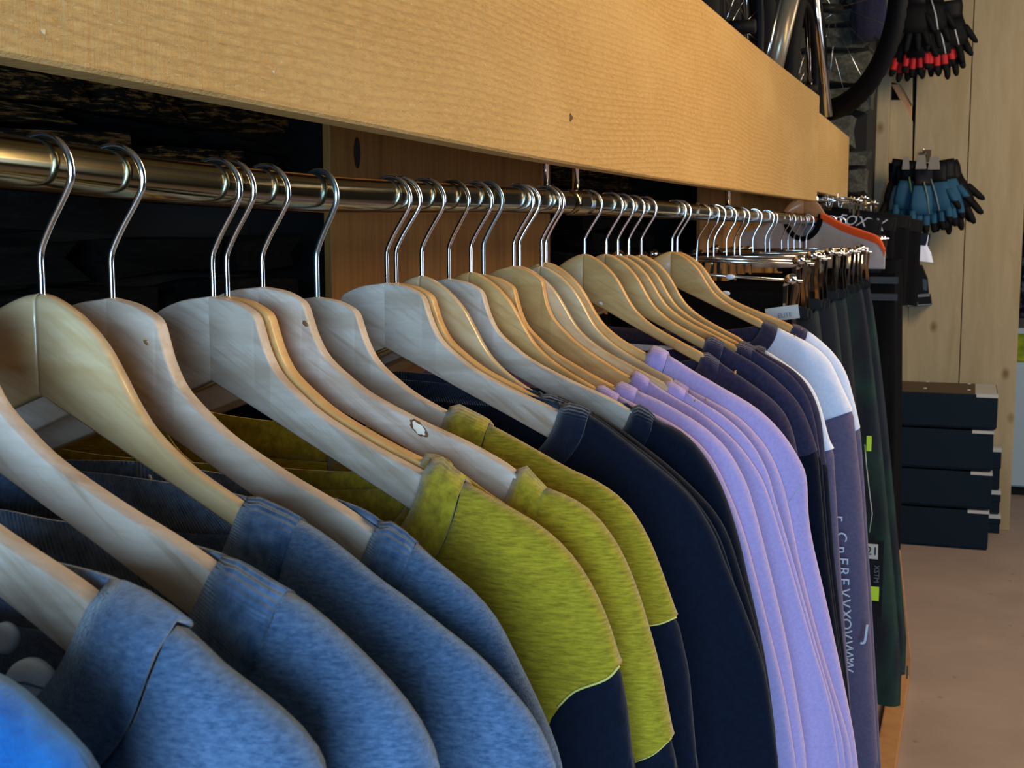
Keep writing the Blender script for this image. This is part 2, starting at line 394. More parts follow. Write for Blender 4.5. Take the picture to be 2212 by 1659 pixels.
for u, r in ((1185, .0042), (1250, .0044), (1577, .0060)):
    y = onx(u, 400, RAILX)[1]
    at_parent(tube('hanging_rod', [(RAILX-.004, y, rail_z(y)+.012), (RAILX-.004, y, 1.66)], r, M['chrome'], None, 14), rail)

# ------------------------------------------------------------------ wooden hangers
TOP_A = [(0, 0), (.02, -.003), (.034, -.0085), (.0395, -.0135), (.043, -.023), (.048, -.036), (.057, -.050), (.072, -.062), (.095, -.076), (.135, -.092), (.175, -.105), (.205, -.117), (.222, -.128)]
TOP_B = [(0, 0), (.010, -.002), (.023, -.008), (.035, -.016), (.048, -.028), (.059, -.043), (.070, -.059), (.084, -.074), (.109, -.090), (.149, -.107), (.185, -.121), (.21, -.132), (.222, -.139)]
BOT = [(0, -.058), (.02, -.067), (.08, -.093), (.15, -.122), (.2, -.142), (.222, -.148)]
VEE, CUR = .036, .016
def cw(x):
    s = min(abs(x)/.22, 1.05); return VEE*s+CUR*s*s
def local(u, v, base, wo=-.006):
    """the point seen at a pixel, on the hanger's own curved sheet: (across, up)"""
    d = ray(u, v); lo, hi = .05, 20
    for _ in range(60):
        m = (lo+hi)/2; P = CAM+d*m-base
        if -P[1]-cw(P[0])-wo > 0: lo = m
        else: hi = m
    P = CAM+d*lo-base; return P[0], P[2]
def base_at(u, v): return onx(u, v, RAILX-.003)
def rot2(pts, a): return [(x*math.cos(a)-zz*math.sin(a), x*math.sin(a)+zz*math.cos(a)) for x, zz in pts]
def arm_mesh(top, sign, rnd, droop=0.0, cover=9.0, thick=.012):
    tp = catmull(rot2(top, droop), 4); bo = rot2(BOT, droop); vs = []; fs = []; bx = [p[0] for p in bo]; bz = [p[1] for p in bo]
    tp[0] = np.array((0., tp[0][1])); 
    # a rounded section swept from the centre joint to the tip; what the garment covers is slimmer
    for i, p in enumerate(tp):
        x, zt = p; zb = float(np.interp(x, bx, bz)); w0 = cw(x); r = rnd
        c = min(max((x-cover)/.010, 0), 1); zt -= .018*c; zb += .006*c; th = thick*(1-.45*c); r = rnd*(1-.3*c); wo = thick*.22*c
        if i >= len(tp)-2: zt -= .003*(i-len(tp)+3); zb += .003*(i-len(tp)+3)
        sec = []
        for (cy, cz, a0) in ((-wo-r, zt-r, 0), (-wo-th+r, zt-r, 90), (-wo-th+r, zb+r*.6, 180), (-wo-r, zb+r*.6, 270)):
            for a in (0, 45, 90):
                q = math.radians(a0+a); sec.append((cy+r*math.cos(q), cz+r*(1 if a0 < 180 else .6)*math.sin(q)))
        vs += [(sign*x, -(w0+w), zz) for w, zz in sec]
    n = 12
    for i in range(len(tp)-1):
        for k in range(n): fs.append((i*n+k, i*n+(k+1) % n, (i+1)*n+(k+1) % n, (i+1)*n+k))
    fs += [tuple(range(n)), tuple(range((len(tp)-1)*n, len(tp)*n))]
    return vs, fs
def hanger(u, v, kind, mat, label, end=None, hook_yaw=0.0, hookmat='hook', wire=.0021, group='wooden hangers on the chrome rail'):
    base = base_at(u, v); root = empty('wooden_hanger', base); tp = TOP_A if kind == 'A' else TOP_B
    droop = 0.0; cover = .15
    if end:
        x, zz = local(end[0], end[1], base, 0); cover = x+.003
        for _ in range(30):
            t_ = rot2(tp, droop); zg = float(np.interp(x, [p[0] for p in t_], [p[1] for p in t_])); droop += (zz-zg)/x*.7
        droop = max(-.2, min(.2, droop))
    tag(root, label, 'hanger', group)
    rnd = .0022 if kind == 'A' else .0042
    for s in (1, -1):
        vs, fs = arm_mesh(tp, s, rnd, droop, cover); o = mesh('arm', vs, fs, M[mat], root); recalc(o)
        if kind == 'A': o.data.set_sharp_from_angle(angle=math.radians(38))
    # hook: straight neck, bend to the right, then round over the rail
    zr = rail_z(base[1])-base[2]; rc = .0193; dx = RAILX-base[0]
    cx, cz = dx+.001, zr+RR+wire-rc
    pts = [(0, -.012), (0, 0), (0, .010), (0, max(.018, cz-.048)), (.002, max(.024, cz-.041)), (.0085, cz-.029), (.0165, cz-.0165)]
    for a in range(-25, 196, 11):
        q = math.radians(a); pts.append((cx+rc*math.cos(q), cz+rc*math.sin(q)))
    tube('hook', [(x, .006+x*math.sin(hook_yaw), zz) for x, zz in catmull(pts, 3)], wire, M[hookmat], root, 10)
    return base, droop, root

# ------------------------------------------------------------------ garments on hangers
def pillow(d, T, Rr): 
    t = 1-min(max(d/Rr, 0), 1); return T*math.sqrt(max(0, 1-t*t))
def seg_dist(px, pz, A, B):
    d = B-A; L = (d**2).sum(1)+1e-12
    t = np.clip(((px-A[:, 0])*d[:, 0]+(pz-A[:, 1])*d[:, 1])/L, 0, 1)
    return float(np.sqrt(((A[:, 0]+t*d[:, 0]-px)**2+(A[:, 1]+t*d[:, 1]-pz)**2).min()))
def resample(pts, step):
    P = np.array(pts); s = np.r_[0, np.cumsum(np.sqrt((np.diff(P, axis=0)**2).sum(1)))]
    n = max(3, int(s[-1]/step)); q = np.linspace(0, s[-1], n)
    return np.c_[np.interp(q, s, P[:, 0]), np.interp(q, s, P[:, 1])]
def garment(base, ridge_px, mats, label, cat='shirt', name='t_shirt', T=.014, Tlow=.03, hem=-.85, cut=None, lower=None,
            lower_px=None, collar=.019, dip=.075, dipb=.022, fold=1.0, group=None, seed=0, tail=None, step=.009, cutp=None, stitch=None, stitch_m=None, stitch_r=.0005):
    root = empty(name, base); tag(root, label, cat, group)
    body_m, rib_m = mats[:2]
    loc = [local(u, v, base, -.006) for u, v in ridge_px]; loc = [(x, zz+.0022) for x, zz in loc]
    loc = [loc[0]]+[p for a, p in zip(loc, loc[1:]) if p[0] > a[0]-.004]
    rg = [tuple(p) for p in catmull(loc, 4)]
    mono = [rg[0]]
    for p in rg[1:]:
        mono.append((max(p[0], mono[-1][0]+.0006), p[1]))
    if tail and mono[-1][1] > tail[1]+.05:
        xa, za = mono[-1]; mono += [(xa+tail[0]*q, za+(tail[1]-za)*q) for q in (.34, .67, 1)]
    full = resample(mono, step)
    x0, z0 = full[0]
    rnd = random.Random(seed); ph = [rnd.uniform(0, 6.28) for _ in range(6)]; fr = [rnd.uniform(.8, 1.25) for _ in range(6)]
    def surf(rg, Tk):
        A, B = rg[:-1], rg[1:]
        def f(x, zz, side, off=0.0):
            ax = abs(x)
            d = seg_dist(ax, zz, A, B) if ax > rg[0][0] else math.hypot(max(0, rg[0][0]-ax)*.4, rg[0][1]-zz) if zz < rg[0][1] else abs(rg[0][0]-ax)*.3
            h = pillow(d, T*Tk, .026)+(Tlow-T)*Tk*min(max((d-.02)/.25, 0), 1)
            g = min(max((d-.012)/.12, 0), 1)*fold
            sgn = 1 if x > 0 else -1
            # folds fall from the shoulder point and spread out towards the hem
            u1 = ax-.18*(0 if ax < .1 else 1)*min(max(-(zz+.12), 0), .6)*.55
            wv = .0045*math.sin(u1*62*fr[0]+ph[0]+3*zz+sgn)+.0030*math.sin(u1*118*fr[1]+ph[1]-5*zz)+.0016*math.sin(u1*37*fr[2]+zz*22+ph[2])
            w = cw(ax)*(1-.35*min(max(-(zz+.15)/.5, 0), 1))-.006+side*(h+off)+g*wv*(1 if side > 0 else .5)
            return w
        return f
    def sheet(nm, tops, bots, f, mat, closed_from, rows, off=0.0, uvr=None):
        """tops/bots: lists of (x, z_front_top, z_back_top, on_ridge) and bottom z; mirrored left and right"""
        vs = []; fs = []; 
        for sgn in (1, -1):
            start = len(vs); n = len(tops)
            ids = {}
            for side in (1, -1):
                for i, ((x, zf, zb, on), zbot) in enumerate(zip(tops, bots)):
                    zt = zf if side > 0 else zb
                    for r in range(rows+1):
                        if on and r == 0 and side < 0: ids[side, i, r] = ids[1, i, 0]; continue
                        q = (r/rows)**1.7; zz = zt+(zbot-zt)*q
                        w = f(x*sgn, zz, side, off if not (on and r == 0) else 0)
                        ids[side, i, r] = len(vs); vs.append((x*sgn, -w, zz))
                for i in range(n-1):
                    for r in range(rows):
                        q4 = (ids[side, i, r], ids[side, i+1, r], ids[side, i+1, r+1], ids[side, i, r+1])
                        if len(set(q4)) < 3: continue
                        q4 = tuple(dict.fromkeys(q4))
                        fs.append(q4 if side*sgn < 0 else q4[::-1])
            # close the outer edge of the sleeve between front and back
            for r in range(rows):
                q4 = (ids[1, n-1, r], ids[-1, n-1, r], ids[-1, n-1, r+1], ids[1, n-1, r+1]); q4 = tuple(dict.fromkeys(q4))
                if len(q4) >= 3: fs.append(q4 if sgn < 0 else q4[::-1])
        o = mesh(nm, vs, fs, mat, root)
        b = bmesh.new(); b.from_mesh(o.data); bmesh.ops.remove_doubles(b, verts=b.verts, dist=.00012)
        bmesh.ops.recalc_face_normals(b, faces=b.faces); b.to_mesh(o.data); b.free(); smooth(o.data)
        m = o.modifiers.new('cloth', 'SOLIDIFY'); m.thickness = .0014; m.offset = -1
        return o
    f = surf(full, 1)
    # split the ridge into the collar part and the body part
    s = np.r_[0, np.cumsum(np.sqrt((np.diff(full, axis=0)**2).sum(1)))]
    k0 = int(np.searchsorted(s, collar)); bx, bz = full[k0]
    tops = []
    for t in np.linspace(math.pi/2, 0, 12)[:-1]:
        x = bx*math.cos(t); tops.append((x, bz-(dip+collar*.8)*math.sin(t)**1.0, bz-(dipb+collar*.8)*math.sin(t), False))
    tops += [(x, zz, zz, True) for x, zz in full[k0:]]
    if cut:
        cl = [local(u, v, base, .0) for u, v in cut]; cl.sort()
        if cutp: cl = cutp+cl
        cx_ = [p[0] for p in cl]; cz_ = [p[1] for p in cl]
        bots = []
        for x, zf, zb, on in tops:
            zz = float(np.interp(x, cx_, cz_)) if x >= cx_[0] else cz_[0]-(cx_[0]-x)*.15
            bots.append(min(zz, min(zf, zb)-.0005))
    else:
        bots = [hem]*len(tops)
    body = sheet('body', tops, bots, f, body_m, k0, 26)
    # collar band: a strip that follows the neckline, front and back
    N = 26; vs = []; fs = []; uv = []; rows = 3
    for sgn in (1, -1):
        ids = {}
        for side in (1, -1):
            dd = dip if side > 0 else dipb
            for i in range(N+1):
                t = math.pi/2*i/N
                for r in range(rows+1):
                    q = r/rows; xe, ze = x0+(bx-x0)*q, z0+(bz-z0)*q
                    if i == 0:
                        k = int(round(k0*q)); xe, ze = full[k]; 
                    x = xe*math.cos(t); zz = ze-(dd+collar*.8*q)*math.sin(t)
                    w = f(x*sgn, zz, side, .0010 if 0 < r < rows or i else .0006)
                    if i == 0 and side < 0: ids[side, i, r] = ids[1, 0, r]; continue
                    if i == 0: w = f(x*sgn, zz+.0008, 0)+0
                    ids[side, i, r] = len(vs); vs.append((x*sgn, -w, zz+(.0016 if i == 0 else 0))); uv.append((i/N*side, q))
            for i in range(N):
                for r in range(rows):
                    q4 = (ids[side, i, r], ids[side, i+1, r], ids[side, i+1, r+1], ids[side, i, r+1])
                    fs.append(q4 if side*sgn > 0 else q4[::-1])
    c = mesh('collar', vs, fs, rib_m, root, True, uv)
    b = bmesh.new(); b.from_mesh(c.data); bmesh.ops.remove_doubles(b, verts=b.verts, dist=.0001); bmesh.ops.recalc_face_normals(b, faces=b.faces); b.to_mesh(c.data); b.free(); smooth(c.data)
    m = c.modifiers.new('cloth', 'SOLIDIFY'); m.thickness = .0022; m.offset = 1
    if lower:
        # the part of the garment below the colour break, cut a little slimmer
        ll = [(p[0]*.985, p[1]-.003) for p in full]
        if lower_px:
            e = [local(u, v, base, -.006) for u, v in lower_px]
            ll = [p for p in ll if p[1] > e[0][1]+.01 and p[0] < e[0][0]]+e
            mono = [ll[0]]
            for p in ll[1:]: mono.append((max(p[0], mono[-1][0]+.0006), p[1]))
            ll = mono
        lr = resample(ll, step); f2 = surf(lr, .86)
        t2 = []; b2 = []
        for x in np.linspace(0, lr[0][0], 8)[:-1]:
            zt = (float(np.interp(x, cx_, cz_)) if x >= cx_[0] else cz_[0]-(cx_[0]-x)*.15)+.012; t2.append((x, zt, zt, False)); b2.append(hem)
        for x, zz in lr:
            cc = (float(np.interp(x, cx_, cz_)) if cx_[0] <= x <= cx_[-1] else (cz_[0]-(cx_[0]-x)*.15 if x < cx_[0] else 9))+.012
            t2.append((x, min(zz, cc), min(zz, cc), zz <= cc)); b2.append(min(hem, zz-.001))
        sheet('lower_body', t2, b2, f2, lower, 0, 20)
    if stitch:
        pl = [local(u, v, base, 0) for u, v in stitch]
        tube('seam', [(x, -(f(x, zz, 1, .0004)), zz) for x, zz in catmull(pl, 4)], stitch_r, stitch_m or M['thread'], root, 5)
    return root, f, full

TONE = ['pale', 'tan', 'gold']
HG = {}
def H(key, u, v, kind, mat, label, end=None, **kw): HG[key] = hanger(u, v, kind, mat, label, end, **kw)
H(0, -480, 655, 'A', 'pale', 'nearest pale wooden hanger, its arm cut by the lower left frame edge', (206, 1318))
H(1, -200, 640, 'A', 'pale', 'second nearest pale wooden hanger, its arm crossing below the lacquered one', (459, 1241))
H(2, 75, 634, 'B', 'gold', 'glossy lacquered wooden hanger at the far left of the rail, centre seam showing', (528, 1102))
H(3, 229, 644, 'A', 'pale', 'matt pale wooden hanger with small knot on its shoulder, behind the glossy left one', (813, 1161), hook_yaw=.1)
H(4, 450, 640, 'A', 'pale', 'pale wooden hanger with a sharp two-tone centre joint, holding the front mustard shirt', (908, 1025))
H(5, 481, 640, 'A', 'tan', 'wooden hanger almost hidden directly behind the two-tone pale one', (920, 1004))
H(6, 558, 620, 'A', 'pale', 'pale wooden hanger with a big chipped knot halfway down its arm', (1112, 1028))
H(7, 677, 642, 'A', 'pale', 'pale wooden hanger with a thick bluish wide hook, holding the farthest mustard shirt', (972, 897), hook_yaw=-.38, hookmat='zinc', wire=.0024)
H(8, 830, 611, 'A', 'pale', 'pale greyish wooden hanger in front of the wide brown board, holding the front navy shirt', (1214, 894))
H(9, 850, 611, 'A', 'tan', 'wooden hanger pressed against the back of the pale greyish one', (1170, 862), hook_yaw=.12)
H(10, 906, 595, 'B', 'gold', 'slim lacquered wooden hanger with a bright golden edge, just beyond the navy shirt hanger', (1190, 872))
H(11, 965, 602, 'A', 'pale', 'bluish pale wooden hanger with a blocky end, holding the second navy shirt', (1368, 892), hook_yaw=-.2)
H(12, 1013, 587, 'B', 'tan', 'warm tan smooth hanger right behind the bluish pale one', (1290, 842))
H(13, 1040, 592, 'A', 'tan', 'tan wooden hanger whose square shoulder peeks out behind the smooth tan one', (1328, 838), hook_yaw=-.2, hookmat='zinc', wire=.0023)
H(14, 1106, 574, 'A', 'tan', 'broad tan wooden hanger with square shoulder before the dark gap of the wall', (1362, 818))
H(15, 1118, 574, 'B', 'gold', 'golden lacquered hanger close behind the broad tan one', (1440, 832), hook_yaw=.15)
H(16, 1166, 575, 'B', 'gold', 'lacquered hanger with gleaming edge, second behind the broad tan one', (1448, 818))
H(17, 1176, 566, 'B', 'tan', 'tan rounded hanger carrying the farthest lilac shirt', (1402, 768), hook_yaw=-.1)
H(18, 1260, 548, 'B', 'tan', 'tan rounded hanger with streaky grain, first to the right of the joint in the rail', (1519, 765))
H(19, 1307, 548, 'B', 'tan', 'tan rounded hanger, second to the right of the rail joint', (1528, 738))
H(20, 1332, 550, 'B', 'tan', 'tan rounded hanger, third to the right of the rail joint', (1590, 748))
H(21, 1356, 550, 'B', 'tan', 'tan rounded hanger, fourth to the right of the rail joint', (1597, 742))
H(22, 1383, 550, 'B', 'tan', 'tan rounded hanger, fifth to the right of the rail joint', (1600, 732))
H(23, 1450, 543, 'B', 'tan', 'tan rounded hanger with a brown knot, first of the pair holding white-topped shirts', (1645, 692))
H(24, 1461, 544, 'B', 'tan', 'tan rounded hanger, second of the pair holding white-topped shirts', (1712, 704))

def knot(h, u, v, r, mat1, mat2, sx=1.0):
    base, _, root = HG[h]; x, zz = local(u, v, base, 0); rnd = random.Random(h); n = 18; vs = []; fs = []
    for s_, off in ((1.35, .0003), (1.0, .0009), (.5, .0013)):
        for k in range(n):
            a = 2*math.pi*k/n; rr = r*s_*(1+rnd.uniform(-.18, .18)); q = .6
            dx, dz = rr*sx*math.cos(a), rr*.62*math.sin(a); X_, Z_ = x+dx*math.cos(q)+dz*math.sin(q), zz-dx*math.sin(q)+dz*math.cos(q)
            vs.append((X_, -(cw(X_)+off), Z_))
    for i in range(2):
        for k in range(n): fs.append((i*n+k, i*n+(k+1) % n, (i+1)*n+(k+1) % n, (i+1)*n+k))
    fs.append(tuple(range(2*n, 3*n))); o = mesh('knot', vs, fs, mat1, root, False); o.data.materials.append(mat2)
    for p in o.data.polygons: p.material_index = 0 if p.index < n else 1
    recalc(o)
HEM = plain('pale_mustard_thread', (.62, .52, .12), .8)
KD = plain('dark_knot_rim', (.16, .07, .03), .6); KP = plain('pale_chipped_knot', (.85, .78, .62), .6); KB = plain('brown_knot', (.22, .13, .06), .6)
knot(6, 905, 925, .0050, KD, KP, 1.25); knot(6, 660, 699, .0022, KB, KD); knot(3, 317, 739, .0020, M['tan'], KB); knot(2, 325, 1030, .0012, M['gold'], KB); knot(18, 1298, 655, .0030, M['tan'], KP)
SH = 'shirts on the wooden hangers'
def G(h, ridge, mats, label, **kw):
    kw.setdefault('seed', h*7+1)
    return garment(HG[h][0], ridge, mats, label, group=SH, **kw)
BL = (M['blue'], M['blue_rib']); MU = (M['mustard'], M['mustard_rib']); NA = (M['navy'], M['navy_rib']); LI = (M['lilac'], M['lilac_rib'])
AU = (M['aubergine'], M['aub_rib']); WH = (M['white'], M['aub_rib'])
G(0, [(238, 1284), (262, 1284), (300, 1303), (365, 1352), (410, 1388), (470, 1448), (560, 1515), (640, 1585), (698, 1659)], (M['blue'], M['blue']),
  'nearest slate blue marl shirt with dark collar seam, lower left corner', T=.017, Tlow=.030, tail=(.05, -.8), dip=.085, collar=.034, dipb=.004)
G(1, [(482, 1217), (505, 1222), (545, 1245), (590, 1275), (630, 1296), (700, 1350), (780, 1425), (850, 1500), (905, 1575), (943, 1659)], BL,
  'slate blue marl shirt with wide ribbed collar, second from the front', T=.017, Tlow=.030, tail=(.04, -.8), dip=.08, collar=.034, dipb=.004)
G(2, [(535, 1088), (562, 1088), (600, 1104), (640, 1126), (720, 1180), (850, 1282), (950, 1360), (1030, 1425), (1090, 1490), (1150, 1565), (1195, 1659)], BL,
  'slate blue marl shirt on the glossy lacquered hanger, fine ribbed collar', T=.015, Tlow=.028, tail=(.04, -.8), dip=.08, collar=.030, dipb=.002)
G(3, [(818, 1142), (838, 1138), (865, 1152), (910, 1193), (960, 1235), (1020, 1285), (1070, 1345), (1110, 1425), (1150, 1510), (1182, 1585), (1208, 1659)], BL,
  'slate blue marl shirt farthest back of the blue ones, beside the mustard', T=.015, Tlow=.026, tail=(.04, -.8), dip=.08, collar=.026, dipb=-.012)
G(4, [(930, 1010), (950, 1003), (975, 1025), (1000, 1046), (1060, 1080), (1150, 1132), (1220, 1190), (1272, 1262), (1312, 1350), (1337, 1435)], MU,
  'front mustard slub shirt with turned collar and curved mustard hem over navy', T=.014, Tlow=.026, cut=[(1338, 1440), (1312, 1464), (1250, 1485), (1210, 1520), (1188, 1565), (1180, 1620)], dip=.10, collar=.028, dipb=.035,
  lower=M['navy'], lower_px=[(1337, 1445), (1352, 1530), (1364, 1659)], stitch=[(1336, 1441), (1312, 1464), (1250, 1485), (1212, 1519)], stitch_m=HEM, stitch_r=.0008)
G(5, [(918, 998), (940, 1000), (985, 1020), (1050, 1068), (1140, 1125), (1210, 1185), (1262, 1260), (1295, 1350), (1315, 1420)], MU,
  'mustard shirt squeezed behind the front mustard one, only its collar tip showing', T=.009, Tlow=.012, cut=[(1316, 1425), (1250, 1470), (1190, 1520)], dip=.09, lower=M['navy'])
G(6, [(1116, 1026), (1132, 1014), (1152, 1032), (1180, 1064), (1230, 1085), (1282, 1122), (1332, 1190), (1370, 1280), (1397, 1370), (1422, 1470), (1446, 1598)], MU,
  'middle mustard shirt with collar notch and long sleeve ending in a mustard hem', T=.013, Tlow=.024, cut=[(1447, 1602), (1410, 1630), (1368, 1645), (1340, 1650)], dip=.09, collar=.024,
  lower=M['navy'], lower_px=[(1450, 1605), (1456, 1659)], stitch=[(1445, 1602), (1410, 1629), (1369, 1644)], stitch_m=HEM, stitch_r=.0008)
G(7, [(972, 895), (988, 889), (1012, 896), (1040, 914), (1100, 945), (1200, 1002), (1300, 1052), (1362, 1105), (1402, 1172), (1432, 1250), (1460, 1333)], MU,
  'farthest mustard shirt with short mustard sleeve over a long navy one', T=.013, Tlow=.022, cut=[(1461, 1336), (1430, 1346), (1398, 1350), (1340, 1352)], dip=.08, collar=.03,
  lower=M['navy'], lower_px=[(1463, 1342), (1486, 1450), (1502, 1659)], stitch=[(1459, 1336), (1430, 1345), (1398, 1349)], stitch_m=HEM, stitch_r=.0008)
G(8, [(1213, 888), (1228, 884), (1260, 893), (1300, 918), (1345, 952), (1420, 1012), (1490, 1075), (1540, 1155), (1565, 1220), (1605, 1320), (1650, 1460), (1678, 1659)], NA,
  'front navy shirt beside the farthest mustard shirt', T=.010, Tlow=.022, tail=(.03, -.8), dip=.08, dipb=-.012)
G(9, [(1168, 862), (1185, 860), (1225, 876), (1290, 906), (1390, 980), (1480, 1060), (1545, 1150), (1580, 1250), (1615, 1400), (1640, 1560)], NA,
  'navy shirt sandwiched between the front navy one and the next', T=.007, Tlow=.012, tail=(.02, -.8), dip=.08, dipb=-.012)
G(10, [(1190, 870), (1203, 862), (1240, 878), (1300, 905), (1400, 975), (1500, 1062), (1562, 1140), (1600, 1250), (1640, 1400), (1665, 1560)], NA,
  'navy shirt pressed behind the front navy one, collar corner showing', T=.010, Tlow=.018, tail=(.03, -.8), dip=.08, dipb=-.012)
G(11, [(1365, 888), (1378, 880), (1400, 892), (1425, 916), (1465, 932), (1512, 976), (1556, 1050), (1590, 1150), (1615, 1260), (1650, 1430), (1672, 1600)], NA,
  'navy shirt on the bluish pale hanger, in front of the lilac shirts', T=.012, Tlow=.022, tail=(.02, -.8), dip=.08, dipb=-.012)
G(12, [(1288, 842), (1300, 838), (1330, 856), (1400, 892), (1470, 930), (1530, 985), (1570, 1060), (1610, 1170), (1650, 1330), (1690, 1500), (1715, 1659)], LI,
  'first lilac shirt, only a sliver of shoulder beyond the navy one', T=.011, Tlow=.018, tail=(.02, -.8), fold=1.9)
G(13, [(1328, 838), (1345, 832), (1385, 852), (1430, 872), (1500, 912), (1560, 962), (1598, 1020), (1625, 1090), (1667, 1260), (1702, 1420), (1730, 1590), (1738, 1659)], LI,
  'lilac perforated shirt, second from the navy shirts', T=.012, Tlow=.022, tail=(.02, -.8), fold=2.3)
G(14, [(1362, 818), (1376, 807), (1405, 828), (1450, 858), (1520, 900), (1590, 960), (1640, 1030), (1664, 1090), (1705, 1228), (1750, 1390), (1790, 1530), (1810, 1659)], LI,
  'lilac perforated shirt on the broad tan hanger, seam across its upper sleeve', T=.008, Tlow=.018, tail=(.02, -.8), fold=2.3)
G(15, [(1436, 832), (1450, 830), (1490, 856), (1560, 900), (1618, 955), (1655, 1020), (1675, 1090), (1712, 1220), (1760, 1400), (1812, 1590), (1822, 1659)], LI,
  'lilac perforated shirt on the golden lacquered hanger', T=.007, Tlow=.014, tail=(.02, -.8), fold=1.9)
G(16, [(1446, 832), (1458, 826), (1492, 846), (1570, 888), (1620, 928), (1662, 982), (1690, 1050), (1706, 1120), (1730, 1240), (1775, 1420), (1826, 1590), (1838, 1659)], LI,
  'lilac perforated shirt with deep hollow fold at its shoulder, last but one', T=.010, Tlow=.02, tail=(.02, -.8), fold=2.8)
G(17, [(1402, 766), (1414, 757), (1446, 772), (1500, 806), (1580, 852), (1640, 890), (1690, 940), (1728, 1000), (1742, 1042), (1749, 1150), (1788, 1330), (1835, 1560), (1850, 1659)], LI,
  'farthest lilac perforated shirt, outermost sleeve of the lilac group', T=.012, Tlow=.02, tail=(.02, -.8), fold=1.5, stitch=[(1742, 1045), (1725, 1058), (1705, 1082)])
G(18, [(1516, 768), (1528, 766), (1560, 790), (1622, 832), (1680, 878), (1708, 925), (1722, 985), (1726, 1010)], AU,
  'dark aubergine short-sleeved shirt nearest to the lilac group', T=.012, Tlow=.02, cut=[(1728, 1012), (1700, 1018), (1660, 1020)], lower=M['navy'], lower_px=[(1728, 1015), (1752, 1200), (1800, 1500), (1815, 1659)])
G(19, [(1526, 738), (1538, 733), (1572, 755), (1640, 795), (1692, 838), (1728, 880), (1752, 935), (1764, 975)], AU,
  'dark aubergine shirt whose sleeve hem shows a fine pale edge', T=.010, Tlow=.018, cut=[(1766, 975), (1742, 985), (1700, 990)], lower=M['navy'], lower_px=[(1766, 980), (1785, 1200), (1822, 1500), (1840, 1659)])
G(20, [(1588, 750), (1600, 746), (1645, 770), (1700, 806), (1738, 850), (1758, 905), (1770, 985)], AU,
  'dark aubergine shirt pressed between its two aubergine neighbours', T=.007, Tlow=.012, cut=[(1772, 988), (1755, 992), (1730, 995)], lower=M['navy'], lower_px=[(1774, 990), (1790, 1200), (1825, 1500), (1842, 1659)])
G(21, [(1596, 742), (1608, 742), (1650, 765), (1710, 800), (1748, 842), (1772, 905), (1783, 1002)], AU,
  'dark aubergine shirt with the reddish brown sleeve edge, next to the white sleeves', T=.009, Tlow=.016, cut=[(1785, 1003), (1770, 1008), (1740, 1010)], lower=M['navy'], lower_px=[(1787, 1010), (1800, 1200), (1830, 1500), (1845, 1659)])
G(22, [(1628, 756), (1648, 757), (1700, 790), (1745, 828), (1770, 875), (1790, 950), (1800, 970)], WH,
  'white-shouldered shirt nearest to the aubergine ones, sleeve hem lowest', T=.010, Tlow=.014, cut=[(1801, 971), (1785, 975), (1760, 978)], hem=-1.05, lower=M['mauve'], lower_px=[(1800, 975), (1812, 1200), (1832, 1500), (1842, 1659)])
G(23, [(1648, 697), (1662, 700), (1690, 715), (1750, 745), (1790, 780), (1815, 830), (1840, 885)], WH,
  'white-shouldered shirt with dark collar, mauve lower sleeve with white lettering', T=.012, Tlow=.018, cut=[(1842, 888), (1815, 897), (1785, 907), (1750, 915)], hem=-1.05, lower=M['mauve'], lower_px=[(1843, 895), (1860, 1060), (1875, 1300), (1895, 1659)], collar=.024)
G(24, [(1712, 704), (1728, 708), (1760, 728), (1800, 765), (1828, 810), (1845, 870), (1857, 925)], WH,
  'farthest white-shouldered shirt, outermost white sleeve', T=.008, Tlow=.014, cut=[(1858, 926), (1846, 933), (1820, 938)], hem=-1.05, lower=M['mauve'], lower_px=[(1858, 930), (1867, 1060), (1881, 1300), (1901, 1659)], collar=.024)
# bright blue garment cutting the corner in front of everything
GB = base_at(-900, 720)
garment(GB, [(-250, 1368), (-160, 1412), (-70, 1455), (0, 1492), (60, 1540), (110, 1588), (150, 1622), (192, 1659)], (M['bright_blue'], M['bright_blue']),
        'bright blue garment cutting off the lower left corner', group=SH, T=.018, Tlow=.03, tail=(.04, -.62), collar=.02, name='sweatshirt', cat='shirt')
H('b', -900, 722, 'A', 'pale', 'wooden hanger inside the bright blue garment, out of view to the left')
# small things inside the nearest blue shirt's neck
def disc(name, u, v, r, base, wo, mat, parent, thick=.004, lines=False):
    x, zz = local(u, v, base, wo); n = 28; vs = []; fs = []; yy = -(cw(x)+wo)
    prof = [(r, 0), (r, -thick*.5), (r*.93, -thick*.85), (r*.6, -thick), (0.0001, -thick)]
    for a, b in prof:
        for k in range(n):
            q = 2*math.pi*k/n; vs.append((x+a*math.cos(q), yy+b, zz+a*math.sin(q)))
    for i in range(len(prof)-1):
        for k in range(n): fs.append((i*n+k, i*n+(k+1) % n, (i+1)*n+(k+1) % n, (i+1)*n+k))
    fs.append(tuple(range(n)))
    o = mesh(name, vs, fs, mat, parent); recalc(o)
    if lines:
        for dz in (-.1, .3):
            hw = r*math.sqrt(1-dz*dz)*.97
            tube('groove', [(x-hw, yy-thick*.9, zz+dz*r-.0015), (x, yy-thick*1.05, zz+dz*r+.0004), (x+hw, yy-thick*.9, zz+dz*r-.0015)], .0005, M['grey_ink'], o, 6)
    return o
shirt0 = [o for o in COL.objects if o.get('label', '').startswith('nearest slate blue')][0]
disc('button', 18, 1376, .0062, HG[0][0], .004, M['plastic_white'], shirt0)
disc('size_clip', 78, 1484, .0115, HG[0][0], .010, M['plastic_white'], shirt0, .006, True)

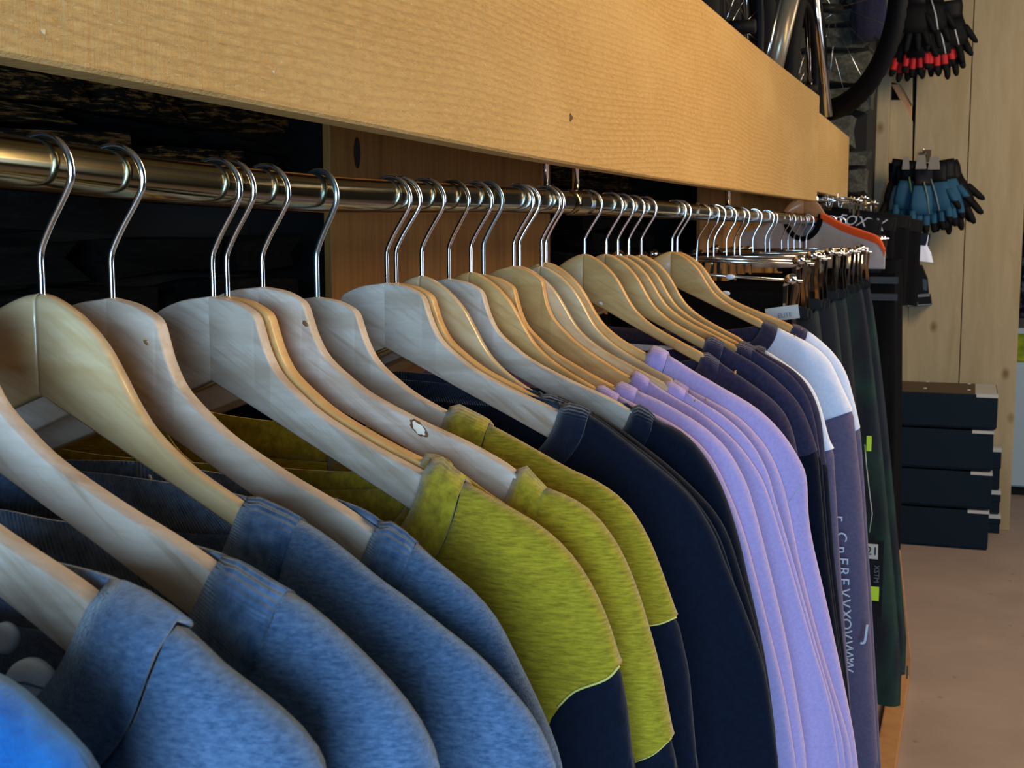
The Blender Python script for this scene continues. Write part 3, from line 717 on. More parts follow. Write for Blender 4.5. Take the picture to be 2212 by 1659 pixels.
# ------------------------------------------------------------------ clip hangers with trousers
def clip_mesh():
    b = bmesh.new()
    # folded sheet-metal jaw: rounded loop at the top, two legs flaring to the pads, front and back
    n = 9; vs = []
    prof = [(-.0105, -.078), (-.0095, -.060), (-.0075, -.040), (-.0085, -.022), (-.0095, -.008), (-.0080, .003), (-.0045, .0095), (0, .0115)]
    prof = prof+[(-x, zz) for x, zz in prof[-2::-1]]
    for off in (-.008, .008):
        prev = None
        for x, zz in prof:
            y = off*(1-.85*max(0, (zz+.03)/.045)) if zz > -.03 else off
            a = b.verts.new((x, y, zz)); c = b.verts.new((x*.45, y-off*.35, zz-(.003 if zz > 0 else 0)))
            if prev: b.faces.new((prev[0], a, c, prev[1]))
            prev = (a, c)
    me = bpy.data.meshes.new('clip'); b.to_mesh(me); b.free(); smooth(me); return me
CLIP = clip_mesh(); CLIP.materials.append(M['chrome'])
PAD = bpy.data.meshes.new('pad')
_b = bmesh.new(); bmesh.ops.create_cube(_b, size=1); bmesh.ops.scale(_b, vec=(.027, .022, .020), verts=_b.verts); bmesh.ops.bevel(_b, geom=_b.edges, offset=.003, segments=2, affect='EDGES'); _b.to_mesh(PAD); _b.free(); PAD.materials.append(M['bk_plastic'])
KN = bpy.data.meshes.new('coil')
_b = bmesh.new(); bmesh.ops.create_uvsphere(_b, u_segments=14, v_segments=8, radius=.0085); _b.to_mesh(KN); _b.free(); KN.materials.append(M['chrome']); smooth(KN)
def clip_hanger(x0, y, zbar, zr, label, group, roll=0.0, half=.178, rx=None):
    root = empty('clip_hanger', (x0, y, zbar)); tag(root, label, 'hanger', group)
    tube('bar', [(-half-.02, 0, 0), (0, 0, .001), (half+.02, 0, 0)], .0030, M['chrome'], root, 10)
    rc = .0193; cz = zr-zbar+RR+.0017-rc; pts = [(0, 0), (0, .012), (0, max(.02, cz-.05)), (.0085, cz-.029), (.0165, cz-.0165)]
    for a in range(-25, 196, 16):
        q = math.radians(a); pts.append((.001+rc*math.cos(q), cz+rc*math.sin(q)))
    hy = random.uniform(-.35, .25)
    tube('hook', [(p[0], p[0]*hy, p[1]) for p in catmull(pts, 3)], .0017, M['hook'], root, 8)
    for s in (-1, 1):
        c = link(bpy.data.objects.new('clip', CLIP), root); c.location = (s*half, -.001, 0); c.scale = (1.45, 1.3, 1.15)
        p = link(bpy.data.objects.new('rubber_pad', PAD), c); p.location = (0, 0, -.085)
        k = link(bpy.data.objects.new('spring_coil', KN), c); k.location = (0, -.012, .002)
    root.rotation_euler = (0, roll, 0)
    return root
def trousers(y, mat, label, x0=-.675, x1=-.305, ztop=1.37, zhem=.12, flare=.12, T=.012, group='trousers on the clip hangers', seed=0, name='trousers', cat='trousers', crotch=.26):
    rnd = random.Random(seed); p1, p2 = rnd.uniform(0, 6), rnd.uniform(0, 6)
    root = empty(name, ((x0+x1)/2, y, ztop)); tag(root, label, cat, group)
    hw = (x1-x0)/2; H_ = ztop-zhem; rows = 22; cols = 20
    def leg(sg):
        vs = []; fs = []; rings = []
        for r in range(rows+1):
            q = r/rows; zz = -H_*q
            outer = hw+flare*min(1, q*1.1)**.8; inner = 0 if -zz < crotch else min((q-crotch/H_)*.16, .07)
            ring = []
            for k in range(2*cols):
                t = k/cols if k < cols else 2-k/cols           # front left-to-right, then back
                side = 1 if k < cols else -1
                x = inner+(outer-inner)*t
                e = min(t if inner > 0 else 1, 1-t) ; h = T*(.35+min(q*3, 1)*.9)*math.sqrt(max(0, 1-(1-min(e/.18, 1))**2))
                fo = (.005*math.sin(x*45+p1+zz*2)+.003*math.sin(x*90+p2-zz*6))*min(q*3, 1)
                ring.append(len(vs)); vs.append((sg*x, -(side*h+fo), zz))
            rings.append(ring)
        n = 2*cols
        for a, b_ in zip(rings, rings[1:]):
            for k in range(n): fs.append((a[k], a[(k+1) % n], b_[(k+1) % n], b_[k]))
        return vs, fs
    for sg in (-1, 1):
        vs, fs = leg(sg); o = mesh('leg', vs, fs, mat, root); recalc(o)
    vs = [(x*hw*1.005, -s*(T*.42+.003), zz) for zz in (.002, -.04) for s, xs in ((1, np.linspace(-1, 1, 9)), (-1, np.linspace(1, -1, 9))) for x in xs]
    n = 18; fs = [(k, (k+1) % n, n+(k+1) % n, n+k) for k in range(n)]
    o = mesh('waistband', vs, fs, M['black'], root); recalc(o)
    return root
us = [1505, 1530, 1543, 1571, 1588, 1600, 1628, 1655, 1664, 1690, 1704, 1717, 1730, 1743]
TR = []
ORD = ['first', 'second', 'third', 'fourth', 'fifth', 'sixth', 'seventh', 'eighth', 'ninth', 'tenth', 'eleventh', 'twelfth', 'thirteenth', 'last']
for i, u in enumerate(us):
    y = onx(u, 460, RAILX)[1]; zr = rail_z(y)
    zb = 1.418 if i == 0 else 1.442+.004*math.sin(i*2.3)
    lab = ('chrome clip hanger closest to the wooden hangers, its big front clip showing' if i == 0 else
           'chrome clip hanger, %s from the wooden hangers on the rail' % ORD[i])
    clip_hanger(RAILX, y, zb, zr, lab, None if i == 0 else 'clip hangers on the far stretch of the rail', .05 if i == 0 else random.uniform(-.02, .02))
    if i in (0, 3, 6, 8, 11, 13):
        m = M['navy_trouser'] if i == 0 else M['camo']
        lab = {0: 'nearest dark navy trousers with a white paper tag, behind the last wooden hangers', 8: 'dark green camouflage trousers with neon yellow and white labels low on the leg', 13: 'dark green camouflage trousers farthest along, green lettering near the hem', 3: 'dark green camouflage trousers right behind the navy pair with the paper tag', 6: 'dark green camouflage trousers, third pair from the wooden hangers', 11: 'dark green camouflage trousers, last but one pair before the rail end'}[i]
        TR.append(trousers(y, m, lab, ztop=zb-.072, seed=i, zhem=.12, flare=.12 if i < 11 else .155, group=None if i == 0 else 'camouflage trousers on the clip hangers'))
for i, y in enumerate((4.42, 4.58, 4.74)):
    clip_hanger(-.45, y, 1.472, rail_z(y), ['near', 'middle', 'far'][i]+' chrome clip hanger of the black trousers behind the pale grey shirt', 'clip hangers of the black trousers', half=.15)
    t = trousers(y, M['black'], ['black trousers with grey side straps, nearest of the black pairs', 'middle one of the three black trousers beyond the rail end', 'farthest black trousers, against the plank partition'][i], x0=-.60, x1=-.235, ztop=1.40, zhem=.34, flare=.03, seed=40+i, group='black trousers beyond the rail end')
    if i == 0:
        for zz in (-.06, -.115):
            box('side_strap', (.10, -.022, zz-.012), (.19, -.017, zz+.010), plain('dark_grey_webbing', (.03, .03, .033), .6), t)
def text(name, body, size, mat, parent, loc, rot, ext=.0004, shear=0.0, align='CENTER'):
    c = bpy.data.curves.new(name, 'FONT'); c.body = body; c.size = size; c.extrude = ext; c.align_x = align; c.align_y = 'CENTER'; c.shear = shear
    c.resolution_u = 3
    o = bpy.data.objects.new(name, c); COL.objects.link(o)
    dg = bpy.context.evaluated_depsgraph_get(); me = bpy.data.meshes.new_from_object(o.evaluated_get(dg)); bpy.data.objects.remove(o)
    me.materials.clear(); me.materials.append(mat)
    o = bpy.data.objects.new(name, me); o.location = loc; o.rotation_euler = rot; return link(o, parent)
def rel(P, root): return tuple(np.array(P)-np.array(root.location))
# paper tag with lettering on the first trousers
t0 = TR[0]
P = rel(ony(1690, 677, t0.location[1]-.03), t0)
tg = box('paper_tag', (-.030, -.001, -.0125), (.030, .0, .0125), M['paper'], t0); tg.location = P; tg.rotation_euler = (0, -.16, .0)
text('lettering', 'ELITE', .011, M['grey_ink'], tg, (.004, -.0016, -.004), (math.pi/2, 0, 0))
for (u, v, r) in ((1578, 598, .009), (1567, 634, .009)):
    P = rel(ony(u, v, t0.location[1]-.028), t0)
    b_ = bmesh.new(); bmesh.ops.create_uvsphere(b_, u_segments=14, v_segments=8, radius=r); me = bpy.data.meshes.new('button'); b_.to_mesh(me); b_.free(); me.materials.append(M['plastic_white']); smooth(me)
    o = link(bpy.data.objects.new('button', me), t0); o.location = P; o.scale = (1, .3, .55)
# labels low on the camouflage trousers
tc = TR[3]; yc = tc.location[1]-.035
def on_tr(u, v, dy=0): return rel(ony(u, v, yc+dy), tc)
def patch(name, u0, v0, u1, v1, mat, dy=0.0, th=.003):
    a = np.array(on_tr(u0, v1, dy)); b = np.array(on_tr(u1, v0, dy)); return box(name, (a[0], a[1]-th, a[2]), (b[0], b[1], b[2]), mat, tc, .001)
patch('zip_pull', 1871, 942, 1883, 974, M['neon'])
tube('cord', [on_tr(u, v) for u, v in ((1868, 960), (1872, 1010), (1878, 1062), (1884, 1110), (1878, 1150))], .0012, M['paper'], tc, 6)
hang = patch('hang_tag', 1866, 1168, 1910, 1330, M['bk_plastic'], 0, .002)
patch('size_label', 1868, 1176, 1897, 1206, M['paper'], -.003, .001)
text('lettering', '21', .030, M['bk_plastic'], tc, on_tr(1884, 1191, -.005), (math.pi/2, 0, 0))
text('lettering', 'XSTM', .018, M['grey_ink'], tc, on_tr(1893, 1240, -.004), (math.pi/2, math.pi/2, 0))
patch('neon_label', 1872, 1268, 1899, 1296, M['neon'], -.003, .002)
tl = TR[-1]
text('lettering', 'Pearl', .060, plain('dark_green_print', (.014, .075, .045), .6), tl, rel(ony(1920, 1450, tl.location[1]-.055), tl), (math.pi/2, 0, 0))

# white lettering that runs down the mauve sleeve of the second white-shouldered shirt
g23 = [o for o in COL.objects if o.get('label', '').startswith('white-shouldered shirt with dark')][0]
by = g23.location[1]
chars = [('r', 1120), ('C', 1160), ('n', 1188), ('E', 1212), ('R', 1234), ('E', 1256), ('V', 1280), ('V', 1303), ('X', 1326), ('O', 1348), ('V', 1370), ('V', 1392), ('W', 1414), ('W', 1436)]
for ch, v in chars:
    u = 1815+(v-1120)*.052
    P = np.array(ony(u, v, by-.083))
    text('letter', ch, .024, M['ink'], g23, tuple(P-np.array(g23.location)), (math.pi/2, math.pi/2, 0))
P = np.array(ony(1871, 1368, by-.083)); text('letter', 'J', .038, M['ink'], g23, tuple(P-np.array(g23.location)), (math.pi/2, .1, 0))

# ------------------------------------------------------------------ grey tee with orange-red trim at the far end
yb = 4.34
hb = ony(1737, 422, yb)
rt = empty('wooden_hanger', hb); tag(rt, 'orange-brown wooden hanger of the pale grey shirt, beside the end of the long beam', 'hanger')
for s_ in (1, -1):
    vs, fs = arm_mesh(TOP_B, s_, .0042); o = mesh('arm', vs, fs, M['plinth'], rt); recalc(o)
tube('hook', catmull([(0, .006, -.01), (0, .006, .03), (.004, .006, .06), (.016, .006, .085), (.014, .006, .105), (0, .006, .112), (-.014, .006, .10)], 4), .0018, M['hook'], rt, 8)
gt, ft, rdg = garment(hb, [(1768, 462), (1785, 470), (1815, 486), (1845, 498), (1880, 510), (1900, 520), (1912, 545)], (M['grey_tee'], M['black']),
   'pale grey shirt with orange-red shoulder trim hanging at the end of the rail', T=.012, Tlow=.02, hem=-.235, tail=(.004, -.20), collar=.01, group=None, name='t_shirt')
tr = [(x, zz) for x, zz in rdg if zz > rdg[0][1]-.16][1:]
vs = []; fs = []
for i, (x, zz) in enumerate(tr):
    for k, (dw, dz) in enumerate(((.013, -.018), (.014, .001), (.004, .008), (-.012, .008), (-.014, -.01))): vs.append((x, -(cw(x)-.006+dw), zz+dz))
for i in range(len(tr)-1):
    for k in range(4): fs.append((i*5+k, (i+1)*5+k, (i+1)*5+k+1, i*5+k+1))
o = mesh('shoulder_trim', vs, fs, M['red_tee'], gt); recalc(o); o['label'] = 'orange-red shoulder trim'
# short second rail with black shorts
r2y0, r2y1 = 4.25, 5.7
r2 = empty('short_rail', (-.55, 5.0, 1.5+.11)); tag(r2, 'short dark rail under the second beam with black shorts', 'rail')
tube('tube', [(0, r2y0-5.0, 0), (0, r2y1-5.0, 0)], .013, M['rail_chrome'], r2, 16)
for dy in (-.35, -.2): tube('collar_ring', [(0, dy-.008, 0), (0, dy+.008, 0)], .018, M['chrome'], r2, 16)
for i, (y, xc, zt, txt, sz) in enumerate(((4.80, -.46, 1.550, 'FOX', .05), (5.0, -.42, 1.560, 'FOX', .062), (5.25, -.38, 1.57, '', .05), (5.5, -.345, 1.555, 'FOX', .04), (5.62, -.32, 1.50, 'TOGS', .045))):
    root = empty('shorts', (xc, y, zt)); tag(root, ['nearest black shorts on the short rail, white lettering half hidden by the orange-red trim', 'black shorts with the largest slanted white lettering', 'black shorts with white lettering, highest of the bunch', 'black shorts with white lettering against the pale wooden post', 'dark navy shorts with small grey lettering and pale legs'][i], 'shorts', 'black shorts on the short rail')
    w = .15; n = 12; vs = []; fs = []
    for r, (zz, ww) in enumerate(((0, w), (-.05, w), (-.18 if i < 4 else -.07, w*1.1), (-.34 if i < 4 else -.11, w*1.2))):
        for k in range(2*n):
            a = 2*math.pi*k/(2*n); vs.append((ww*math.cos(a), .022*math.sin(a)*(1+.2*r)+.003*math.sin(k*2.1), zz))
    for r in range(3):
        for k in range(2*n): fs.append((r*2*n+k, r*2*n+(k+1) % (2*n), (r+1)*2*n+(k+1) % (2*n), (r+1)*2*n+k))
    body = mesh('body', vs[:], fs, M['black'] if i < 4 else M['white'], root); recalc(body)
    vs = []; fs = []
    for r, zz in enumerate((.004, -.045)):
        for k in range(2*n):
            a = 2*math.pi*k/(2*n); vs.append((w*1.02*math.cos(a), .026*math.sin(a), zz))
    for k in range(2*n): fs.append((k, (k+1) % (2*n), 2*n+(k+1) % (2*n), 2*n+k))
    wb = mesh('waistband', vs, fs, M['navy_trouser'] if i == 4 else M['rubber'], root); recalc(wb)
    if txt: text('lettering', txt, sz, M['ink'] if i < 4 else M['grey_ink'], root, (.05, -.034, -.03 if i else -.01), (math.pi/2, 0, 0), shear=.3)
    root.rotation_euler = (0, .12, 0)
    ch = clip_hanger(-.55+.02*i if i else -.5, y, zt+.055, 1.61, 'chrome clip hanger of the %s shorts on the short rail' % ['nearest', 'second', 'third', 'fourth', 'farthest'][i], 'clip hangers of the black shorts', half=.10)

# ------------------------------------------------------------------ bicycles stored above the beams
def wheel(parent, c, Rw, tw, e1, name='wheel', nspk=20):
    """c centre, e1 horizontal unit vector in the wheel plane"""
    c = np.array(c); e1 = np.array(e1, float); e1 /= np.linalg.norm(e1); e2 = np.array([0, 0, 1.]); ax = np.cross(e1, e2)
    def torus(nm, R0, r, mat, N=72, n=12, sq=1.0, knob=False):
        vs = []; fs = []
        for i in range(N):
            q = 2*math.pi*i/N; d = e1*math.cos(q)+e2*math.sin(q)
            for k in range(n):
                a = 2*math.pi*k/n; rr = r*(1.10 if knob and i % 2 == 0 and abs(math.cos(a)) > .4 and math.cos(a) > 0 else 1)
                vs.append(c+d*(R0+rr*math.cos(a))+ax*(rr*sq*math.sin(a)))
        for i in range(N):
            for k in range(n): fs.append((i*n+k, i*n+(k+1) % n, ((i+1) % N)*n+(k+1) % n, ((i+1) % N)*n+k))
        o = mesh(nm, [v-np.array(parent.location) for v in vs], fs, mat, parent); recalc(o); return o
    t = torus('tyre', Rw-tw/2, tw/2, M['rubber'], 120, 12, 1, True)
    rm = torus('rim', Rw-tw-.008, .013, M['bk_plastic'], 64, 8, 1.1)
    vs = []; fs = []
    for i in range(nspk):
        q = 2*math.pi*i/nspk; q2 = q+(.5 if i % 2 else -.5)
        a = c+(e1*math.cos(q2)+e2*math.sin(q2))*.024+ax*(.025 if i % 4 < 2 else -.025); b = c+(e1*math.cos(q)+e2*math.sin(q))*(Rw-tw-.01)
        o = tube('spoke', [a-np.array(parent.location), b-np.array(parent.location)], .0011, M['chrome'], rm, 4)
    hub = tube('hub', [c-ax*.05-np.array(parent.location), c+ax*.05-np.array(parent.location)], .018, M['bk_plastic'], parent, 14)
def bicycle(loc, e1, Rw, tw, label, tubes):
    root = empty('bicycle', loc); tag(root, label, 'bicycle', 'bicycles stored above the beams')
    wheel(root, loc, Rw, tw, e1)
    for nm, a, b, r, m in tubes: tube(nm, [a, b], r, m, root, 14)
    return root
SILV = plain('champagne_paint', (.33, .28, .20), .3, .5)
bicycle((-.60, 3.42, 2.02), (.06, 1, 0), .36, .075, 'bicycle nearest above the beam, broad knobbly tyre seen head-on', [])
P1 = ony(1722, -60, 3.6)-np.array((-.60, 3.42, 2.02)); P2 = ony(1650, 240, 3.6)-np.array((-.60, 3.42, 2.02))
b1 = [o for o in COL.objects if o.name == 'bicycle'][0]
tube('fork_leg', [P1, P2], .024, SILV, b1, 16)
tube('fork_edge', [P1+np.array((-.022, -.03, 0)), P2+np.array((-.022, -.03, 0))], .005, M['chrome'], b1, 8)
tube('cable', catmull([P1+np.array((.0, -.05, .02)), P1+np.array((.05, -.05, -.03)), P1+np.array((.10, -.05, -.035))], 5), .006, SILV, b1, 8)
bicycle((-.575, 4.62, 1.98), (.03, 1, 0), .37, .075, 'bicycle in the middle, dark knobbly tyre with an olive wall edge', [('fork_leg', (.03, -.25, .5), (.10, -.1, -.1), .012, M['chrome'])])
bicycle((-.550, 5.15, 2.335), (1, -1.05, 0), .42, .06, 'bicycle farthest along, curved tyre arcing over the second beam', [('down_tube', (-.05, .05, .1), (-.2, .3, .6), .02, SILV)])
# second nearest wheel of the first bicycle, tight against the beam
bicycle((-.70, 3.02, 2.0), (.02, 1, 0), .36, .09, 'bicycle closest to the camera, its dark tyre just above the beam top', [])

# ------------------------------------------------------------------ partition of planks
def px(u, v, y): P = ony(u, v, y); return P[0], P[2]
part = box('wall_back', (ony(1890, 450, PLANE)[0]-.25, PLANE+.10, 0), (ony(2206, 534, PLANE)[0]-.005, PLANE+.13, 3.0), M['mortar']); tag(part, kind='structure')
xs = [px(u, v, PLANE)[0] for u, v in ((1971, 400), (2086.5, 450), (2208, 534))]
bevel(prism('plank', [(xs[0]+.002, .0), (xs[1]-.002, .0), (xs[1]-.002, 3), (xs[0]+.002, 3)], 'y', PLANE, PLANE+.10, M['plank'], part), .003)
bevel(prism('plank', [(xs[1]+.001, 0), (xs[2], 0), (xs[2], 3), (xs[1]+.001, 3)], 'y', PLANE-.004, PLANE+.10, M['plank'], part), .004)
def piece(pts, y0, y1, mat='plank'):
    prism('plank', [px(u, v, y0) for u, v in pts], 'y', y0, y1, M[mat], part, .002)
x0, _ = px(1887, 430, PLANE-.12); x1, _ = px(1915, 430, PLANE-.12)
prism('post', [(x0, 0), (x1, 0), (x1, 3), (x0, 3)], 'y', PLANE-.12, PLANE-.02, M['plank'], part, .003)
Y0 = PLANE-.03
piece([(1924, -120), (1971.5, -120), (1970.5, 228), (1945, 182), (1922, 176)], Y0, Y0+.05)
piece([(1925, 182), (1945, 182), (1970, 228), (1969, 262)], Y0+.01, Y0+.05, 'plinth')
piece([(1917, 216), (1948, 216), (1971, 262), (1970, 350), (1966, 520), (1932, 520), (1933, 392), (1938, 352), (1914, 352)], Y0, Y0+.05)
piece([(1911, 390), (1933, 390), (1929, 520), (1906, 520)], Y0-.02, Y0+.05, 'plinth')
piece([(1925, 520), (1962, 520), (1960, 530), (1944, 530), (1942, 565), (1922, 600)], Y0, Y0+.05)
piece([(1930, 565), (1962, 565), (1958, 1110), (1910, 1110)], Y0, Y0+.05)

# ------------------------------------------------------------------ cartons
def yfloor(u, v):
    d = ray(u, v); return (CAM+d*(-CAM[2]/d[2]))[1]
yb = yfloor(2130, 1190)
rows = [(1190, 1104, 2133, 1938), (1102, 1021, 2140, 1944), (1019, 931, 2143, 1948), (929, 853, 2153, 1958)]
BL_ = ['lowest dark teal carton of the stack, standing on the floor', 'second dark teal carton from the floor', 'third dark teal carton from the floor', 'topmost dark teal carton, brown lid and white label on its corner']
for i, (v0, v1, ur, ul) in enumerate(rows):
    x1, z0 = px(ur, v0, yb); _, z1 = px(ur, v1, yb); x0, _ = px(ul, v0, yb)
    x0 = x1-.46
    z0 = max(z0, 0.0) if i else 0
    root = empty('carton', ((x0+x1)/2, yb+.2, z0)); tag(root, BL_[i], 'box', 'stacked dark cartons')
    w = (x1-x0)/2; h = z1-z0-.003; D = .33 if i < 3 else PLANE-.02-yb
    m = M['carton']
    # tray and a shallow lid that overlaps it
    box('tray', (-w+.004, -.196, 0), (w-.004, D-.2, h*.5), m, root, .003)
    box('lid', (-w, -.2, h*.04), (w, D-.196, h), m, root, .004)
    box('corner_label', (w-.095, -.202, h-.012), (w+.001, -.13, h+.0012), M['paper'], root)
    if i == 3:
        tp = box('lid_panel', (-w+.01, -.185, h), (w-.10, D-.22, h+.002), M['kraft'], root); tp['label'] = 'brown top of the lid'
        box('corner_label', (w-.10, -.19, h), (w-.004, .25, h+.003), M['paper'], root)
        for a, b_ in ((-.10, .05), (-.1, .35), (w-.13, .05), (w-.13, .32)):
            q = bmesh.new(); bmesh.ops.create_uvsphere(q, u_segments=10, v_segments=6, radius=.010); me = bpy.data.meshes.new('rivet'); q.to_mesh(me); q.free(); me.materials.append(M['paper'])
            o = link(bpy.data.objects.new('rivet', me), root); o.location = (a, b_-.1, h+.003); o.scale = (1, 1, .4)
y2 = yb+.34
for i, (v0, v1) in enumerate(((1157, 1112), (1110, 1060), (1058, 968))):
    x1, z0 = px(2160, v0, y2+.05); _, z1 = px(2160, v1, y2+.05)
    root = empty('carton', (x1-.2, y2+.05, z0 if i else 0)); tag(root, ['flat dark carton on the floor behind the stack, right side', 'flat dark carton in the middle behind the stack', 'dark carton with a pale top label behind the stack'][i], 'box', 'cartons behind the stack')
    if i == 0: z0 = 0
    box('tray', (-.2, 0, 0), (.196, PLANE-.03-y2-.05, (z1-z0)*.8), M['carton'], root, .003); box('lid', (-.2, -.003, (z1-z0)*.5), (.2, PLANE-.025-y2-.05, z1-z0-.003), M['carton'], root, .004)
    box('corner_label', (.11, -.005, z1-z0-.02), (.201, .06, z1-z0-.001), M['paper'], root)

# ------------------------------------------------------------------ gloves on pegs
def loft(vs, fs, mi, pts, radii, flat, m, n=8, tipm=None):
    s0 = len(vs); N = len(pts)
    for i, (p, r) in enumerate(zip(pts, radii)):
        for k in range(n):
            a = 2*math.pi*k/n; vs.append((p[0]+r*math.cos(a), p[1]+r*flat*math.sin(a), p[2]))
    for i in range(N-1):
        for k in range(n):
            fs.append((s0+i*n+k, s0+i*n+(k+1) % n, s0+(i+1)*n+(k+1) % n, s0+(i+1)*n+k)); mi.append(tipm if tipm is not None and i >= N-3 else m)
    fs.append(tuple(s0+k for k in range(n))); mi.append(m); fs.append(tuple(s0+(N-1)*n+k for k in range(n-1, -1, -1))); mi.append(tipm if tipm is not None else m)
GLM = {}
def glove_mesh(key, mats, spread):
    vs, fs, mi = [], [], []
    loft(vs, fs, mi, [(0, 0, -.055), (.0, 0, -.085), (0, 0, -.12), (0, 0, -.15)], [.034, .042, .046, .043], .36, 0, 12)
    for j, (x, L) in enumerate(((-.033, .062), (-.011, .078), (.012, .072), (.033, .052))):
        sp = spread*(x/.033)
        pts = [(x+sp*q*L, .004*math.sin(j), -.138-L*q) for q in (0, .35, .62, .85, 1.0)]
        loft(vs, fs, mi, pts, [.0125, .0122, .0115, .010, .005], .85, 1, 8, 2)
    pts = [(.035+.035*q, 0, -.085-.065*q) for q in (0, .3, .6, .85, 1)]
    loft(vs, fs, mi, pts, [.013, .0135, .0125, .0105, .005], .85, 0, 8, 2)
    me = bpy.data.meshes.new('hand'); me.from_pydata(vs, [], fs); me.update(); smooth(me)
    for m in mats: me.materials.append(m)
    me.polygons.foreach_set('material_index', mi)
    b = bmesh.new(); b.from_mesh(me); bmesh.ops.recalc_face_normals(b, faces=b.faces); b.to_mesh(me); b.free(); GLM[key] = me
def cuff_mesh(mat):
    vs, fs, mi = [], [], []
    loft(vs, fs, mi, [(0, 0, .0), (0, 0, -.02), (0, 0, -.045), (0, 0, -.062)], [.036, .038, .034, .036], .38, 0, 12)
    me = bpy.data.meshes.new('cuff'); me.from_pydata(vs, [], fs); me.update(); smooth(me); me.materials.append(mat); return me
RED = plain('red_knit', (.50, .008, .012), .7); TEAL = plain('teal_knit', (.008, .075, .15), .8); GREY = plain('grey_knit', (.15, .21, .20), .8); SEA = plain('sea_green_knit', (.03, .12, .11), .7)
glove_mesh('red', [M['rubber'], RED, M['rubber']], .12); glove_mesh('black', [M['rubber'], M['rubber'], M['rubber']], .35)
glove_mesh('teal', [TEAL, TEAL, M['rubber']], .10); glove_mesh('grey', [GREY, SEA, M['rubber']], .12); glove_mesh('redback', [RED, M['rubber'], M['rubber']], .15)
CUFF = cuff_mesh(M['bk_plastic'])
def glove(u, v, y, key, sc, tilt, yaw, label, group, stripe=None):
    P = ony(u, v, y); root = empty('glove', P); tag(root, label, 'glove', group)
    root.rotation_euler = (0, tilt, yaw); root.scale = (sc, sc, sc)
    link(bpy.data.objects.new('hand', GLM[key]), root); link(bpy.data.objects.new('cuff', CUFF), root)
    if stripe is not None:
        tube('stripe', [(-.01, -.017, -.05), (.004, -.018, -.10), (.012, -.015, -.15)], .0028, stripe, root, 6)
    return root
def peg(u, v, y0, label):
    P = ony(u, v, y0); r = empty('display_peg', P); tag(r, label, 'peg')
    tube('rod', [(0, 0, 0), (0, PLANE-.02-y0, 0)], .004, M['chrome'], r, 8); tube('tip', [(0, 0, -.003), (0, -.006, .012)], .004, M['chrome'], r, 8)
    box('plate', (-.02, PLANE-.03-y0, -.03), (.02, PLANE-.022-y0, .03), M['kraft'], r); return r
peg(2000, -22, 6.40, 'chrome peg above the red and black gloves'); PEG2 = peg(1995, 326, 6.40, 'chrome peg with small grey cards, holding the teal gloves')
WS = plain('pale_stripe', (.5, .5, .5), .5)
GR = 'red and black gloves on the upper peg'
for (u, v, dy, key, tl_, yw, st) in ((1962, -30, .10, 'black', .05, .5, None), (1975, 18, .05, 'red', .12, .2, WS), (1990, 5, 0, 'red', .03, -.3, None), (2008, 8, .04, 'red', -.02, .1, WS),
                                     (2030, -2, .0, 'red', -.10, .3, WS), (2046, 10, .07, 'redback', -.14, -.2, None), (2058, -20, .02, 'black', -.12, .1, WS), (1985, -50, -.05, 'black', .05, 0, None), (2020, -55, -.03, 'black', -.04, .2, WS)):
    nth = sorted([1962, 1975, 1990, 2008, 2030, 2046, 2058, 1985, 2020]).index(u)
    glove(u-4, v+22, 6.5+dy, key, 1.38, tl_, yw, ('black glove with red fingers' if key == 'red' else 'glove with a bright red back' if key == 'redback' else 'all black glove')+', '+['leftmost', 'second from left', 'third from left', 'fourth from left', 'middle one', 'fourth from right', 'third from right', 'second from right', 'rightmost'][nth]+' in the upper bunch', GR, st)
GT = 'teal and black gloves on the lower peg'
for (u, v, dy, key, tl_, yw, st) in ((1950, 350, .10, 'black', .13, .6, None), (1960, 365, .08, 'grey', .10, .5, None), (1972, 352, .03, 'teal', .08, .3, plain('lime_stripe', (.45, .55, .10), .6)), (1985, 360, .06, 'grey', .02, -.4, GREY), (1998, 362, .0, 'teal', .0, .5, GREY),
                                     (2010, 358, .05, 'grey', -.03, .2, GREY), (2020, 355, .02, 'teal', -.08, -.3, GREY), (2035, 350, .06, 'teal', -.16, 0, None), (2044, 356, .12, 'black', -.36, .2, None), (2040, 362, .14, 'black', -.2, .2, None)):
    nth = sorted([1950, 1960, 1972, 1985, 1998, 2010, 2020, 2035, 2044, 2040]).index(u)
    glove(u, v-4, 6.48+dy, key, 1.52, tl_, yw, {'black': 'black glove', 'grey': 'grey and sea-green glove', 'teal': 'teal-backed glove'}[key]+', '+['leftmost', 'second from left', 'third from left', 'fourth from left', 'fifth from left', 'fifth from right', 'fourth from right', 'third from right', 'second from right', 'rightmost, fingers splayed'][nth]+' in the lower bunch', GT, st)
GC = plain('grey_card', (.22, .20, .17), .7)
for (u, v, w, h, wd) in ((1957, 352, .034, .06, 'left'), (1990, 350, .05, .065, 'middle'), (2018, 352, .055, .06, 'right')):
    P = ony(u, v, 6.40)-np.array(PEG2.location); o = prism('header_card', [(-w/2, -h/2), (w/2, -h/2), (w*.35, h/2), (-w*.35, h/2)], 'y', -.002, .002, GC, PEG2); o.location = P


